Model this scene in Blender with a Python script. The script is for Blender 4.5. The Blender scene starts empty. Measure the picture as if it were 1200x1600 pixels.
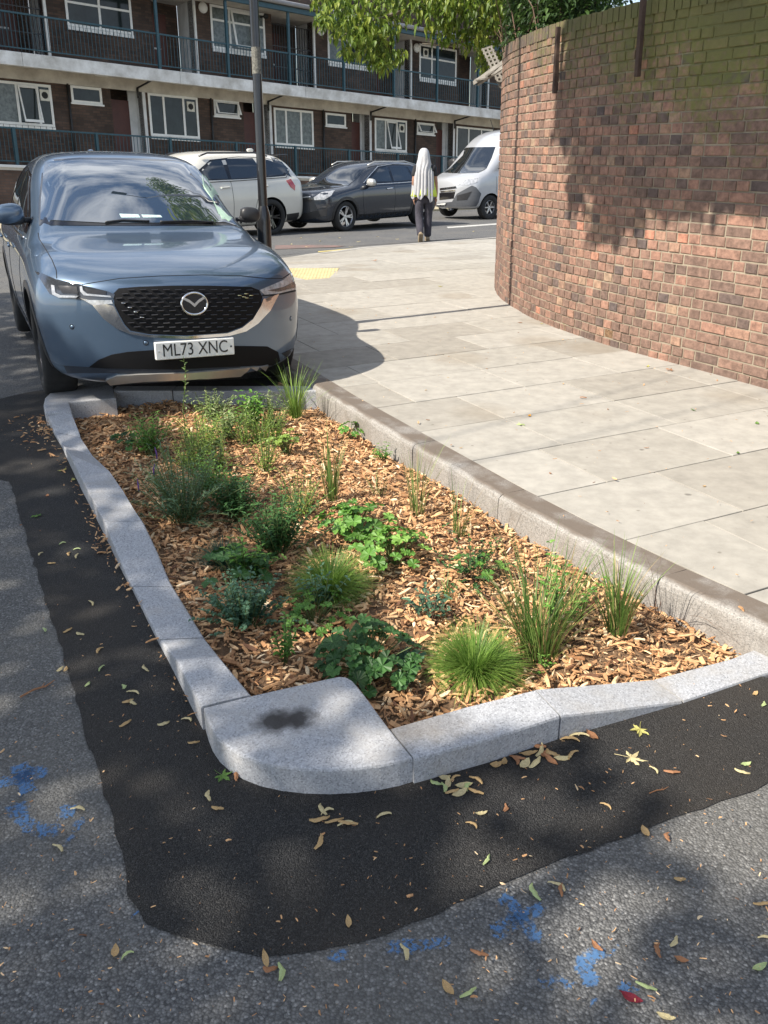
import bpy, bmesh, math, random
import numpy as np
from mathutils import Vector, Matrix, Quaternion
from mathutils.bvhtree import BVHTree
from mathutils.geometry import delaunay_2d_cdt
random.seed(7); np.random.seed(7)
R = math.radians
sc = bpy.context.scene
col = sc.collection

# ------------------------------------------------------------------ camera
F = 1340.0                      # focal length in pixels of the 1200x1600 photograph
TH = R(22.83); RO = R(-0.27); EYE = Vector((0, 0, 1.65))
fw = Vector((0, math.cos(TH), -math.sin(TH)))
r0 = Vector((1, 0, 0)); u0 = Vector((0, math.sin(TH), math.cos(TH)))
rt = math.cos(RO)*r0 + math.sin(RO)*u0
up = -math.sin(RO)*r0 + math.cos(RO)*u0
cd = bpy.data.cameras.new('camera'); cam = bpy.data.objects.new('camera', cd); col.objects.link(cam)
cam.matrix_world = Matrix(((rt.x, up.x, -fw.x, EYE.x), (rt.y, up.y, -fw.y, EYE.y), (rt.z, up.z, -fw.z, EYE.z), (0, 0, 0, 1)))
cd.sensor_fit = 'VERTICAL'; cd.sensor_height = 24.0; cd.lens = 24.0*F/1600.0
cd.clip_start = 0.05; cd.clip_end = 600
sc.camera = cam

# ------------------------------------------------------------------ sun, sky, exposure
SUN = Vector((-.888*math.cos(R(44)), -.459*math.cos(R(44)), math.sin(R(44))))
sd = bpy.data.lights.new('sun', 'SUN'); so = bpy.data.objects.new('sun', sd); col.objects.link(so)
sd.energy = 4.4; sd.angle = R(0.55); sd.color = (1.0, .93, .82)
so.rotation_euler = SUN.to_track_quat('Z', 'Y').to_euler(); so.location = (-8, -4, 9)
wd = bpy.data.worlds.new('World'); sc.world = wd; wd.use_nodes = True
nt = wd.node_tree; bgn = nt.nodes['Background']
sky = nt.nodes.new('ShaderNodeTexSky'); sky.sky_type = 'NISHITA'; sky.sun_disc = False
sky.sun_elevation = R(44); sky.sun_rotation = math.atan2(SUN.x, SUN.y)
sky.air_density = 1.0; sky.dust_density = 0.6
tc = nt.nodes.new('ShaderNodeTexCoord'); mp = nt.nodes.new('ShaderNodeMapping'); mp.inputs['Scale'].default_value = (1, 1, 2.6)
nz = nt.nodes.new('ShaderNodeTexNoise'); nz.inputs['Scale'].default_value = 2.2; nz.inputs['Detail'].default_value = 9; nz.inputs['Roughness'].default_value = .6
cr = nt.nodes.new('ShaderNodeValToRGB'); cr.color_ramp.elements[0].position = .44; cr.color_ramp.elements[1].position = .64
mx = nt.nodes.new('ShaderNodeMix'); mx.data_type = 'RGBA'; mx.inputs[7].default_value = (7.5, 7.8, 8.3, 1)
nt.links.new(tc.outputs['Generated'], mp.inputs['Vector']); nt.links.new(mp.outputs[0], nz.inputs['Vector'])
nt.links.new(nz.outputs['Fac'], cr.inputs['Fac']); nt.links.new(cr.outputs[0], mx.inputs[0])
nt.links.new(sky.outputs[0], mx.inputs[6]); nt.links.new(mx.outputs[2], bgn.inputs['Color'])
bgn.inputs['Strength'].default_value = 0.102
sc.view_settings.view_transform = 'Standard'; sc.view_settings.look = 'None'
sc.view_settings.gamma = 1; sc.view_settings.exposure = 0.90
sc.cycles.max_bounces = 6; sc.cycles.diffuse_bounces = 3; sc.cycles.glossy_bounces = 3; sc.cycles.transparent_max_bounces = 8

# ------------------------------------------------------------------ measuring helpers
DROP = -0.02; DY = 16.5         # beyond y = DY the street falls away gently
def ray(x, y): return fw*F + rt*(x-600) + up*(800-y)
def at(x, y, z=0.0):
    d = ray(x, y); return EYE + d*((z-EYE.z)/d.z)
def gz(p): return DROP*max(0, p[1]-DY)
def far(x, y, z=0.0):
    d = ray(x, y); t = (-DROP*DY + z - EYE.z)/(d.z - DROP*d.y); p = EYE + d*t
    return p if p.y > DY else at(x, y, z)
A = Vector((-.448, .894, 0)); CX = Vector((.893, .45, 0))      # along the kerb, and across the pavement
def ac(a, c, z=0.0): return A*a + CX*c + Vector((0, 0, z))
UPW = Vector((.001, .074, .997)).normalized()                  # plumb; the street itself climbs
U = Vector((.75, .66, -.05)); U = (U - UPW*U.dot(UPW)).normalized()
N = U.cross(UPW).normalized()                                  # facade normal, towards the street

# ------------------------------------------------------------------ object helpers
def tag(o, label=None, cat=None, group=None, kind=None):
    if label: o['label'] = label
    if cat: o['category'] = cat
    if group: o['group'] = group
    if kind: o['kind'] = kind
    return o
def empty(name, loc=(0, 0, 0), rz=0, label=None, cat=None, group=None):
    o = bpy.data.objects.new(name, None); col.objects.link(o); o.location = loc; o.rotation_euler = (0, 0, rz)
    o.empty_display_size = .1
    return tag(o, label, cat, group)
class MB:
    def __init__(s): s.v = []; s.f = []; s.m = []; s.c = []; s.n = 0
    def add(s, vs, fs, m=0, c=None):
        b = s.n; s.v.extend([tuple(p) for p in vs]); s.n += len(vs)
        for f in fs: s.f.append(tuple(i+b for i in f)); s.m.append(m); s.c.append(c if c is not None else .5)
    def box(s, p0, p1, m=0, c=None):
        x0, y0, z0 = p0; x1, y1, z1 = p1
        s.add([(x0,y0,z0),(x1,y0,z0),(x1,y1,z0),(x0,y1,z0),(x0,y0,z1),(x1,y0,z1),(x1,y1,z1),(x0,y1,z1)],
              [(0,3,2,1),(4,5,6,7),(0,1,5,4),(1,2,6,5),(2,3,7,6),(3,0,4,7)], m, c)
    def fbox(s, O, ex, ey, ez, a, b, m=0, c=None):     # box from a to b in the frame O, ex, ey, ez
        vs = [O + ex*x + ey*y + ez*z for x, y, z in ((a[0],a[1],a[2]),(b[0],a[1],a[2]),(b[0],b[1],a[2]),(a[0],b[1],a[2]),(a[0],a[1],b[2]),(b[0],a[1],b[2]),(b[0],b[1],b[2]),(a[0],b[1],b[2]))]
        s.add(vs, [(0,3,2,1),(4,5,6,7),(0,1,5,4),(1,2,6,5),(2,3,7,6),(3,0,4,7)], m, c)
    def tube(s, pts, rad, n=8, m=0, c=None, cap=True):
        pts = [Vector(p) for p in pts]; k = len(pts)
        rs = rad if isinstance(rad, (list, tuple)) else [rad]*k
        vs = []; ref = Vector((0, 0, 1)) if abs((pts[-1]-pts[0]).normalized().z) < .9 else Vector((1, 0, 0))
        for i, p in enumerate(pts):
            t = (pts[min(i+1, k-1)] - pts[max(i-1, 0)]).normalized()
            a = t.cross(ref).normalized(); b = t.cross(a)
            for q in range(n):
                th = 2*math.pi*q/n; vs.append(p + (a*math.cos(th) + b*math.sin(th))*rs[i])
        fs = [(i*n+q, i*n+(q+1)%n, (i+1)*n+(q+1)%n, (i+1)*n+q) for i in range(k-1) for q in range(n)]
        if cap: fs += [tuple(range(n))[::-1], tuple((k-1)*n+q for q in range(n))]
        s.add(vs, fs, m, c)
    def lathe(s, prof, O=Vector((0,0,0)), ax=Vector((1,0,0)), n=32, m=0, c=None, a0=0, a1=2*math.pi):
        ax = Vector(ax).normalized(); e1 = ax.orthogonal().normalized(); e2 = ax.cross(e1); k = len(prof)
        O = Vector(O); vs = []
        for q in range(n):
            th = 2*math.pi*q/n; d = e1*math.cos(th) + e2*math.sin(th)
            for (r_, h_) in prof: vs.append(O + d*r_ + ax*h_)
        fs = [(q*k+i, q*k+i+1, ((q+1)%n)*k+i+1, ((q+1)%n)*k+i) for q in range(n) for i in range(k-1)]
        s.add(vs, fs, m, c)
    def prism(s, poly, O, ex, ey, ez, h0, h1, m=0, c=None):    # polygon (x, y) extruded along ez
        n = len(poly)
        vs = [O + ex*x + ey*y + ez*h0 for x, y in poly] + [O + ex*x + ey*y + ez*h1 for x, y in poly]
        s.add(vs, [tuple(range(n))[::-1], tuple(range(n, 2*n))] + [(i, (i+1)%n, n+(i+1)%n, n+i) for i in range(n)], m, c)
    def build(s, name, mats, parent=None, smooth=False, loc=None, fix=False, colors=False):
        me = bpy.data.meshes.new(name)
        if loc is not None:
            L = Vector(loc); me.from_pydata([tuple(Vector(p)-L) for p in s.v], [], s.f)
        else: me.from_pydata(s.v, [], s.f)
        if not isinstance(mats, (list, tuple)): mats = [mats]
        for q in mats: me.materials.append(q)
        me.polygons.foreach_set('material_index', s.m)
        if smooth: me.polygons.foreach_set('use_smooth', [True]*len(me.polygons))
        if colors:
            at_ = me.attributes.new('var', 'FLOAT', 'FACE'); at_.data.foreach_set('value', [float(q) for q in s.c])
        me.update()
        if fix:
            bm = bmesh.new(); bm.from_mesh(me); bmesh.ops.remove_doubles(bm, verts=bm.verts, dist=1e-5)
            bmesh.ops.recalc_face_normals(bm, faces=bm.faces); bm.to_mesh(me); bm.free()
        o = bpy.data.objects.new(name, me); col.objects.link(o)
        if parent: o.parent = parent
        if loc is not None: o.location = loc
        return o
def finish(o, bev=0, seg=2, sub=0):
    if bev:
        b = o.modifiers.new('bevel', 'BEVEL'); b.width = bev; b.segments = seg; b.limit_method = 'ANGLE'; b.angle_limit = R(35)
    if sub:
        b = o.modifiers.new('sub', 'SUBSURF'); b.levels = sub; b.render_levels = sub
    return o
def bake(o):                      # apply the modifiers without operators
    dg = bpy.context.evaluated_depsgraph_get(); me = bpy.data.meshes.new_from_object(o.evaluated_get(dg))
    o.modifiers.clear(); o.data = me; return o
def copy_tree(o, parent=None):
    c = o.copy(); col.objects.link(c)
    if parent: c.parent = parent
    for ch in list(o.children): copy_tree(ch, c)
    return c

# ------------------------------------------------------------------ materials
def M(name, base, rough=.7, metal=0, var=None, vscale=8, vamt=.25, bump=0, bscale=60, coat=0, spec=.5, attr=None, emis=None, detail=6, coords='Object', trans=0, bdist=.01):
    """procedural principled material: colour broken up by noise, optional bump, optional per-face palette"""
    m = bpy.data.materials.new(name); m.use_nodes = True; t = m.node_tree; L = t.links; nn = t.nodes
    b = nn['Principled BSDF']; b.inputs['Roughness'].default_value = rough; b.inputs['Metallic'].default_value = metal
    b.inputs['Coat Weight'].default_value = coat; b.inputs['Coat Roughness'].default_value = .03; b.inputs['Specular IOR Level'].default_value = spec
    c4 = tuple(base)+(1,)
    co = nn.new('ShaderNodeTexCoord').outputs[coords]
    out = None
    if attr:
        an = nn.new('ShaderNodeAttribute'); an.attribute_name = 'var'
        rp = nn.new('ShaderNodeValToRGB'); e = rp.color_ramp.elements
        k = len(attr)
        e[0].position = attr[0][0]; e[0].color = tuple(attr[0][1])+(1,); e[1].position = attr[-1][0]; e[1].color = tuple(attr[-1][1])+(1,)
        for p_, c_ in attr[1:-1]:
            q = e.new(p_); q.color = tuple(c_)+(1,)
        L.new(an.outputs['Fac'], rp.inputs['Fac']); out = rp.outputs['Color']
    if var or vamt:
        no = nn.new('ShaderNodeTexNoise'); no.inputs['Scale'].default_value = vscale; no.inputs['Detail'].default_value = detail; no.inputs['Roughness'].default_value = .65
        L.new(co, no.inputs['Vector'])
        mr = nn.new('ShaderNodeMapRange'); mr.inputs['From Min'].default_value = .3; mr.inputs['From Max'].default_value = .7
        L.new(no.outputs['Fac'], mr.inputs['Value'])
        if var:
            mi = nn.new('ShaderNodeMix'); mi.data_type = 'RGBA'; mi.inputs[7].default_value = tuple(var)+(1,)
            if out: L.new(out, mi.inputs[6])
            else: mi.inputs[6].default_value = c4
            L.new(mr.outputs[0], mi.inputs[0]); out = mi.outputs[2]
        else:
            mr.inputs['To Min'].default_value = 1-vamt; mr.inputs['To Max'].default_value = 1+vamt
            mu = nn.new('ShaderNodeMix'); mu.data_type = 'RGBA'; mu.blend_type = 'MULTIPLY'; mu.inputs[0].default_value = 1
            if out: L.new(out, mu.inputs[6])
            else: mu.inputs[6].default_value = c4
            L.new(mr.outputs[0], mu.inputs[7]); out = mu.outputs[2]
    if out: L.new(out, b.inputs['Base Color'])
    else: b.inputs['Base Color'].default_value = c4
    if bump:
        n2 = nn.new('ShaderNodeTexNoise'); n2.inputs['Scale'].default_value = bscale; n2.inputs['Detail'].default_value = 4
        L.new(co, n2.inputs['Vector']); bp = nn.new('ShaderNodeBump'); bp.inputs['Strength'].default_value = bump; bp.inputs['Distance'].default_value = bdist
        L.new(n2.outputs['Fac'], bp.inputs['Height']); L.new(bp.outputs[0], b.inputs['Normal'])
    if emis:
        b.inputs['Emission Color'].default_value = tuple(emis)+(1,); b.inputs['Emission Strength'].default_value = 1
    if trans:
        tr = nn.new('ShaderNodeBsdfTranslucent'); ms = nn.new('ShaderNodeMixShader'); ms.inputs[0].default_value = trans
        if out: L.new(out, tr.inputs['Color'])
        else: tr.inputs['Color'].default_value = c4
        L.new(b.outputs[0], ms.inputs[1]); L.new(tr.outputs[0], ms.inputs[2]); L.new(ms.outputs[0], nn['Material Output'].inputs['Surface'])
    return m
def asphalt(name, dark, light, cell, speck, dirt, bump=.6, rough=.85):
    m = bpy.data.materials.new(name); m.use_nodes = True; t = m.node_tree; L = t.links; nn = t.nodes; b = nn['Principled BSDF']
    b.inputs['Roughness'].default_value = rough; b.inputs['Specular IOR Level'].default_value = .35
    co = nn.new('ShaderNodeTexCoord').outputs['Object']
    nd = nn.new('ShaderNodeTexNoise'); nd.inputs['Scale'].default_value = cell*.45; nd.inputs['Detail'].default_value = 3; L.new(co, nd.inputs['Vector'])
    vm = nn.new('ShaderNodeVectorMath'); vm.operation = 'MULTIPLY_ADD'; vm.inputs[1].default_value = (.9/cell,)*3; L.new(nd.outputs['Color'], vm.inputs[0]); L.new(co, vm.inputs[2])
    v = nn.new('ShaderNodeTexVoronoi'); v.inputs['Scale'].default_value = cell; v.inputs['Randomness'].default_value = 1; L.new(vm.outputs[0], v.inputs['Vector'])
    sx = nn.new('ShaderNodeSeparateColor'); L.new(v.outputs['Color'], sx.inputs[0])
    n1 = nn.new('ShaderNodeTexNoise'); n1.inputs['Scale'].default_value = 1.3; n1.inputs['Detail'].default_value = 8; L.new(co, n1.inputs['Vector'])
    n3 = nn.new('ShaderNodeTexNoise'); n3.inputs['Scale'].default_value = cell*.6; n3.inputs['Detail'].default_value = 5; n3.inputs['Roughness'].default_value = .7; L.new(co, n3.inputs['Vector'])
    # stones: some pale, most dark, set in darker binder
    r1 = nn.new('ShaderNodeValToRGB'); e = r1.color_ramp.elements
    e[0].position = 0; e[0].color = tuple(dark)+(1,); e[1].position = 1; e[1].color = tuple(light)+(1,)
    q = e.new(.62); q.color = tuple((a*.65+b_*.35) for a, b_ in zip(dark, light))+(1,)
    q = e.new(1-speck); q.color = tuple((a*.45+b_*.55) for a, b_ in zip(dark, light))+(1,)
    L.new(sx.outputs[0], r1.inputs['Fac'])
    # binder between the stones
    r2 = nn.new('ShaderNodeMapRange'); r2.inputs['From Min'].default_value = .25; r2.inputs['From Max'].default_value = .65; r2.inputs['To Min'].default_value = 1.08; r2.inputs['To Max'].default_value = .62
    L.new(v.outputs['Distance'], r2.inputs['Value'])
    mu = nn.new('ShaderNodeMix'); mu.data_type = 'RGBA'; mu.blend_type = 'MULTIPLY'; mu.inputs[0].default_value = 1
    L.new(r1.outputs[0], mu.inputs[6]); L.new(r2.outputs[0], mu.inputs[7])
    r3 = nn.new('ShaderNodeMapRange'); r3.inputs['From Min'].default_value = .42; r3.inputs['From Max'].default_value = .72; r3.inputs['To Max'].default_value = .55
    L.new(n1.outputs['Fac'], r3.inputs['Value'])
    mi = nn.new('ShaderNodeMix'); mi.data_type = 'RGBA'; mi.inputs[7].default_value = tuple(dirt)+(1,)
    L.new(r3.outputs[0], mi.inputs[0]); L.new(mu.outputs[2], mi.inputs[6]); L.new(mi.outputs[2], b.inputs['Base Color'])
    ad = nn.new('ShaderNodeMath'); ad.operation = 'SUBTRACT'; L.new(n3.outputs['Fac'], ad.inputs[0]); L.new(v.outputs['Distance'], ad.inputs[1])
    bp = nn.new('ShaderNodeBump'); bp.inputs['Strength'].default_value = bump; bp.inputs['Distance'].default_value = .008
    L.new(ad.outputs[0], bp.inputs['Height']); L.new(bp.outputs[0], b.inputs['Normal'])
    return m
def granite(name, base, var_, stain=None):
    m = M(name, base, rough=.8, vamt=0, bump=.25, bscale=220, bdist=.004); t = m.node_tree; L = t.links; nn = t.nodes; b = nn['Principled BSDF']
    co = nn.new('ShaderNodeTexCoord').outputs['Object']
    v = nn.new('ShaderNodeTexVoronoi'); v.inputs['Scale'].default_value = 210; L.new(co, v.inputs['Vector'])
    sx = nn.new('ShaderNodeSeparateColor'); L.new(v.outputs['Color'], sx.inputs[0])
    r1 = nn.new('ShaderNodeValToRGB'); e = r1.color_ramp.elements
    e[0].position = 0; e[0].color = tuple(x*.6 for x in base)+(1,); e[1].position = 1; e[1].color = tuple(min(1, x*1.25) for x in base)+(1,)
    q = e.new(.16); q.color = tuple(x*.85 for x in base)+(1,); q = e.new(.6); q.color = tuple(base)+(1,)
    L.new(sx.outputs[1], r1.inputs['Fac'])
    no = nn.new('ShaderNodeTexNoise'); no.inputs['Scale'].default_value = 3.0; no.inputs['Detail'].default_value = 9; no.inputs['Roughness'].default_value = .7; L.new(co, no.inputs['Vector'])
    mr = nn.new('ShaderNodeMapRange'); mr.inputs['From Min'].default_value = .5; mr.inputs['From Max'].default_value = .75; mr.inputs['To Max'].default_value = .75; L.new(no.outputs['Fac'], mr.inputs['Value'])
    mi = nn.new('ShaderNodeMix'); mi.data_type = 'RGBA'; mi.inputs[7].default_value = tuple(var_)+(1,)
    L.new(mr.outputs[0], mi.inputs[0]); L.new(r1.outputs[0], mi.inputs[6]); out = mi.outputs[2]
    for (sx_, sy_, sr, amt) in (stain or []):
        ge = nn.new('ShaderNodeVectorMath'); ge.operation = 'DISTANCE'; ge.inputs[1].default_value = (sx_, sy_, .09)
        wn = nn.new('ShaderNodeTexNoise'); wn.inputs['Scale'].default_value = 28; L.new(co, wn.inputs['Vector'])
        w2 = nn.new('ShaderNodeVectorMath'); w2.operation = 'MULTIPLY_ADD'; w2.inputs[1].default_value = (.075, .075, .0); L.new(wn.outputs['Color'], w2.inputs[0]); L.new(co, w2.inputs[2])
        L.new(w2.outputs[0], ge.inputs[0])
        m2 = nn.new('ShaderNodeMapRange'); m2.inputs['From Min'].default_value = sr*.35; m2.inputs['From Max'].default_value = sr; m2.inputs['To Min'].default_value = amt; m2.inputs['To Max'].default_value = 0
        L.new(ge.outputs['Value'], m2.inputs['Value'])
        mj = nn.new('ShaderNodeMix'); mj.data_type = 'RGBA'; mj.inputs[7].default_value = (.035, .030, .027, 1)
        L.new(m2.outputs[0], mj.inputs[0]); L.new(out, mj.inputs[6]); out = mj.outputs[2]
    L.new(out, b.inputs['Base Color'])
    return m
def brickmat(name, c1, c2, mortar, bw=.225, bh=.075, ax=('X', 'Z')):
    m = M(name, c1, rough=.9, vamt=0); t = m.node_tree; L = t.links; nn = t.nodes; b = nn['Principled BSDF']
    co = nn.new('ShaderNodeTexCoord').outputs['Object']; sp = nn.new('ShaderNodeSeparateXYZ'); L.new(co, sp.inputs[0])
    cb = nn.new('ShaderNodeCombineXYZ'); L.new(sp.outputs[ax[0]], cb.inputs[0]); L.new(sp.outputs[ax[1]], cb.inputs[1])
    br = nn.new('ShaderNodeTexBrick'); br.inputs['Scale'].default_value = 1; br.inputs['Brick Width'].default_value = bw; br.inputs['Row Height'].default_value = bh
    br.inputs['Mortar Size'].default_value = .008; br.inputs['Color1'].default_value = tuple(c1)+(1,); br.inputs['Color2'].default_value = tuple(c2)+(1,); br.inputs['Mortar'].default_value = tuple(mortar)+(1,)
    L.new(cb.outputs[0], br.inputs['Vector'])
    no = nn.new('ShaderNodeTexNoise'); no.inputs['Scale'].default_value = 1.2; no.inputs['Detail'].default_value = 9; L.new(co, no.inputs['Vector'])
    mr = nn.new('ShaderNodeMapRange'); mr.inputs['From Min'].default_value = .3; mr.inputs['From Max'].default_value = .7; mr.inputs['To Min'].default_value = .6; mr.inputs['To Max'].default_value = 1.35; L.new(no.outputs['Fac'], mr.inputs['Value'])
    mu = nn.new('ShaderNodeMix'); mu.data_type = 'RGBA'; mu.blend_type = 'MULTIPLY'; mu.inputs[0].default_value = 1
    L.new(br.outputs['Color'], mu.inputs[6]); L.new(mr.outputs[0], mu.inputs[7]); L.new(mu.outputs[2], b.inputs['Base Color'])
    return m
def glass(name, tint, rough=.02, spec=1.0):
    m = M(name, tint, rough=rough, vamt=0, coat=1.0, spec=spec); m.node_tree.nodes['Principled BSDF'].inputs['IOR'].default_value = 1.6
    return m

m_road = asphalt('old_asphalt', (.085, .085, .085), (.30, .295, .285), 150, .10, (.16, .15, .13))
m_new = asphalt('new_asphalt', (.014, .014, .015), (.085, .082, .078), 260, .10, (.060, .048, .036), bump=.8, rough=.75)
m_farroad = asphalt('street_asphalt', (.10, .10, .10), (.22, .215, .21), 60, .1, (.16, .15, .135))
m_slab = M('paving_slab', (.40, .375, .33), rough=.85, attr=[(0, (.29, .265, .225)), (.5, (.345, .322, .28)), (1, (.38, .355, .312))], vscale=9, vamt=.16, bump=.15, bscale=150, bdist=.004)
t = m_slab.node_tree; L = t.links; nn = t.nodes; b = nn['Principled BSDF']; src = b.inputs['Base Color'].links[0].from_socket
co = nn.new('ShaderNodeTexCoord').outputs['Object']
for sc_, th_, am_, cl_ in ((2.6, .055, .7, (.09, .08, .07)), (9.0, .10, .55, (.13, .11, .085)), (1.1, .32, .30, (.22, .17, .11))):
    nd = nn.new('ShaderNodeTexNoise'); nd.inputs['Scale'].default_value = sc_*6; L.new(co, nd.inputs['Vector'])
    vm = nn.new('ShaderNodeVectorMath'); vm.operation = 'MULTIPLY_ADD'; vm.inputs[1].default_value = (.10/sc_,)*3; L.new(nd.outputs['Color'], vm.inputs[0]); L.new(co, vm.inputs[2])
    vo = nn.new('ShaderNodeTexVoronoi'); vo.inputs['Scale'].default_value = sc_; L.new(vm.outputs[0], vo.inputs['Vector'])
    mr = nn.new('ShaderNodeMapRange'); mr.inputs['From Min'].default_value = th_*.5; mr.inputs['From Max'].default_value = th_; mr.inputs['To Min'].default_value = am_; mr.inputs['To Max'].default_value = 0; L.new(vo.outputs['Distance'], mr.inputs['Value'])
    se = nn.new('ShaderNodeSeparateColor'); L.new(vo.outputs['Color'], se.inputs[0])
    gt = nn.new('ShaderNodeMath'); gt.operation = 'GREATER_THAN'; gt.inputs[1].default_value = .45; L.new(se.outputs[0], gt.inputs[0])
    mu = nn.new('ShaderNodeMath'); mu.operation = 'MULTIPLY'; L.new(mr.outputs[0], mu.inputs[0]); L.new(gt.outputs[0], mu.inputs[1])
    mi = nn.new('ShaderNodeMix'); mi.data_type = 'RGBA'; mi.inputs[7].default_value = cl_+(1,); L.new(mu.outputs[0], mi.inputs[0]); L.new(src, mi.inputs[6]); src = mi.outputs[2]
L.new(src, b.inputs['Base Color'])
m_joint = M('sand_joint', (.11, .096, .076), rough=.95)
m_kerb = granite('new_granite', (.37, .375, .39), (.34, .31, .27))

# ================================================================== SETTING
# bed outline under the middle of the kerb stones (the road and the patch have a hole here)
def kfa(a):
    for (a0, c0), (a1, c1) in zip(KF, KF[1:]):
        if a <= a1: return c0 + (c1-c0)*(a-a0)/(a1-a0)
    return KF[-1][1]
KF = [(-2.0, 2.90), (0.2, 2.62), (1.0, 2.46), (1.71, 2.346), (2.207, 2.273), (2.7, 2.235), (3.2, 2.215), (5.137, 2.216), (6.2, 2.255), (9, 2.26), (12.0, 2.26), (12.6, 2.32)]
HOLE = [((92,632),0),((106,680),0),((124,712),0),((143,738),0),((182,805),0),((238,915),0),((276,990),0),((330,1075),0),((372,1122),0),((470,1120),0),((545,1105),0),((600,1160),0),((662,1180),0),((800,1135),0),((960,1098),0),((1060,1082),0),((1150,1050),0)]
hole = [at(p[0], p[1], 0) for p, z in HOLE] + [ac(a, kfa(a)+.06) for a in (1.35, 1.7, 2.2, 2.7, 3.2, 4.2, 5.2, 6.05)] + [at(195, 603, .05)]
hpoly = [(p.x, p.y) for p in hole]
def inside(p, poly):
    c = False; n = len(poly)
    for i in range(n):
        x0, y0 = poly[i]; x1, y1 = poly[(i+1) % n]
        if (y0 > p[1]) != (y1 > p[1]) and p[0] < (x1-x0)*(p[1]-y0)/(y1-y0)+x0: c = not c
    return c
def sheet(outer, holes, z, name, mat_, extra=()):
    vs = [Vector(p[:2]) for p in outer]; es = [(i, (i+1) % len(outer)) for i in range(len(outer))]
    for h in holes:
        b = len(vs); vs += [Vector(p[:2]) for p in h]; es += [(b+i, b+(i+1) % len(h)) for i in range(len(h))]
    vs += [Vector(p) for p in extra]
    res = delaunay_2d_cdt(vs, es, [], 0, 1e-5); P2 = res[0]; fs = []
    for f in res[2]:
        c = sum((P2[i] for i in f), Vector((0, 0)))/len(f)
        if inside(c, outer) and not any(inside(c, h) for h in holes): fs.append(tuple(f))
    mb = MB(); mb.add([(p.x, p.y, z(p) if callable(z) else z) for p in P2], fs)
    return tag(mb.build(name, mat_), kind='structure')
# newer black asphalt laid round the planter
pl = [(-60,640),(0,624),(40,614),(75,609),(140,604),(300,590),(520,600),(700,720),(1100,1000),(1300,1010),(1300,1180),(1200,1225),(1100,1265),(1025,1290),(950,1320),(850,1355),(800,1375),(715,1415),(640,1448),(575,1471),(500,1486),(415,1495),(360,1481),(280,1465),(225,1445),(200,1400),(190,1335),(175,1280),(135,1150),(96,1015),(58,898),(29,799),(15,752),(0,750),(-60,748)]
pl = [(x, y) for x, y in pl if (x, y) not in ((300,590),(520,600),(700,720),(1100,1000),(1300,1010))]
pts = []
A_ = [at(*q) for q in pl[:5]] + [ac(a, kfa(a)+.1) for a in (6.3, 5, 4, 3.2, 2.2, 1.7, 1.0, .4)] + [at(*q) for q in pl[5:]]
for i in range(len(A_)):
    pa, pb = A_[i], A_[(i+1) % len(A_)]; k = max(1, int((pb-pa).length/.05))
    for j in range(k):
        p = pa.lerp(pb, j/k); pts.append((p.x+random.uniform(-.006, .006), p.y+random.uniform(-.006, .006)))
sheet(pts, [hpoly], .004, 'asphalt_patch', m_new)
sheet([(-150, -60), (150, -60), (150, DY), (150, 200), (-150, 200), (-150, DY)], [hpoly], lambda p: DROP*max(0, p.y-DY), 'road', m_road, extra=[(x, DY) for x in range(-140, 150, 20)] + [(x, 60) for x in range(-140, 150, 40)])
# street surface in front of the flats (paler, worn) with a reddish patch and a painted line
mb = MB()
def strip(mb, q, z, m=0):
    mb.add([Vector((p.x, p.y, gz(p)+z)) for p in [at(*k) if at(*k).y < DY else far(*k) for k in q]], [tuple(range(len(q)))], m)
m_red = M('faded_red_tarmac', (.22, .13, .11), rough=.9, var=(.12, .10, .09), vscale=3)
m_wline = M('worn_white_line', (.62, .61, .57), rough=.8, var=(.3, .29, .27), vscale=6)
m_yline = M('yellow_line', (.62, .47, .12), rough=.8, var=(.4, .36, .2), vscale=6)
mb = MB(); p0 = far(-300, 420); 
E = [far(-400, 392), far(445, 399), far(560, 384), far(781, 370), far(1300, 345)]
mb.add([(p.x, p.y, gz(p)+.004) for p in E] + [(p.x+U.x*8-N.x*14, p.y+U.y*8-N.y*14, gz((0, p.y+U.y*8-N.y*14))+.004) for p in reversed(E)], [(0,1,8,9),(1,2,7,8),(2,3,6,7),(3,4,5,6)])
tag(mb.build('street', m_farroad), kind='structure')
mb = MB(); strip(mb, [(430,390),(520,387),(540,385),(500,383),(430,384)], .008); tag(mb.build('red_tarmac', m_red), kind='structure')
mb = MB(); strip(mb, [(700,357),(782,351),(782,349),(698,355)], .008); tag(mb.build('painted_line', m_wline), kind='structure')

# ---- pavement
KF = [(-2.0, 2.90), (0.2, 2.62), (1.0, 2.46), (1.71, 2.346), (2.207, 2.273), (2.7, 2.235), (3.2, 2.215), (5.137, 2.216), (6.2, 2.255), (9, 2.26), (12.0, 2.26), (12.6, 2.32)]
def kf(a):
    for (a0, c0), (a1, c1) in zip(KF, KF[1:]):
        if a <= a1: return c0 + (c1-c0)*(a-a0)/(a1-a0)
    return KF[-1][1]
EDGE = [(445,404),(450,403),(480,397),(508,394),(567,386),(648,380),(715,375),(781,370),(900,362),(1100,350)]
edge = [at(x, y, .06) for x, y in EDGE]
wallac = [(-4, 5.0), (3.0, 4.98), (4.3, 4.985), (4.87, 4.975), (5.5, 4.965), (6.25, 5.03), (6.68, 5.10), (7.1, 5.2), (7.54, 5.34), (7.95, 5.49), (8.34, 5.67), (8.85, 5.96), (9.3, 6.3), (9.9, 6.95), (10.4, 7.7), (10.8, 8.6)]
def pzh(p): return .12 if p.y < 12 else .12 - .06*min(1, (p.y-12)/3)
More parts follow.
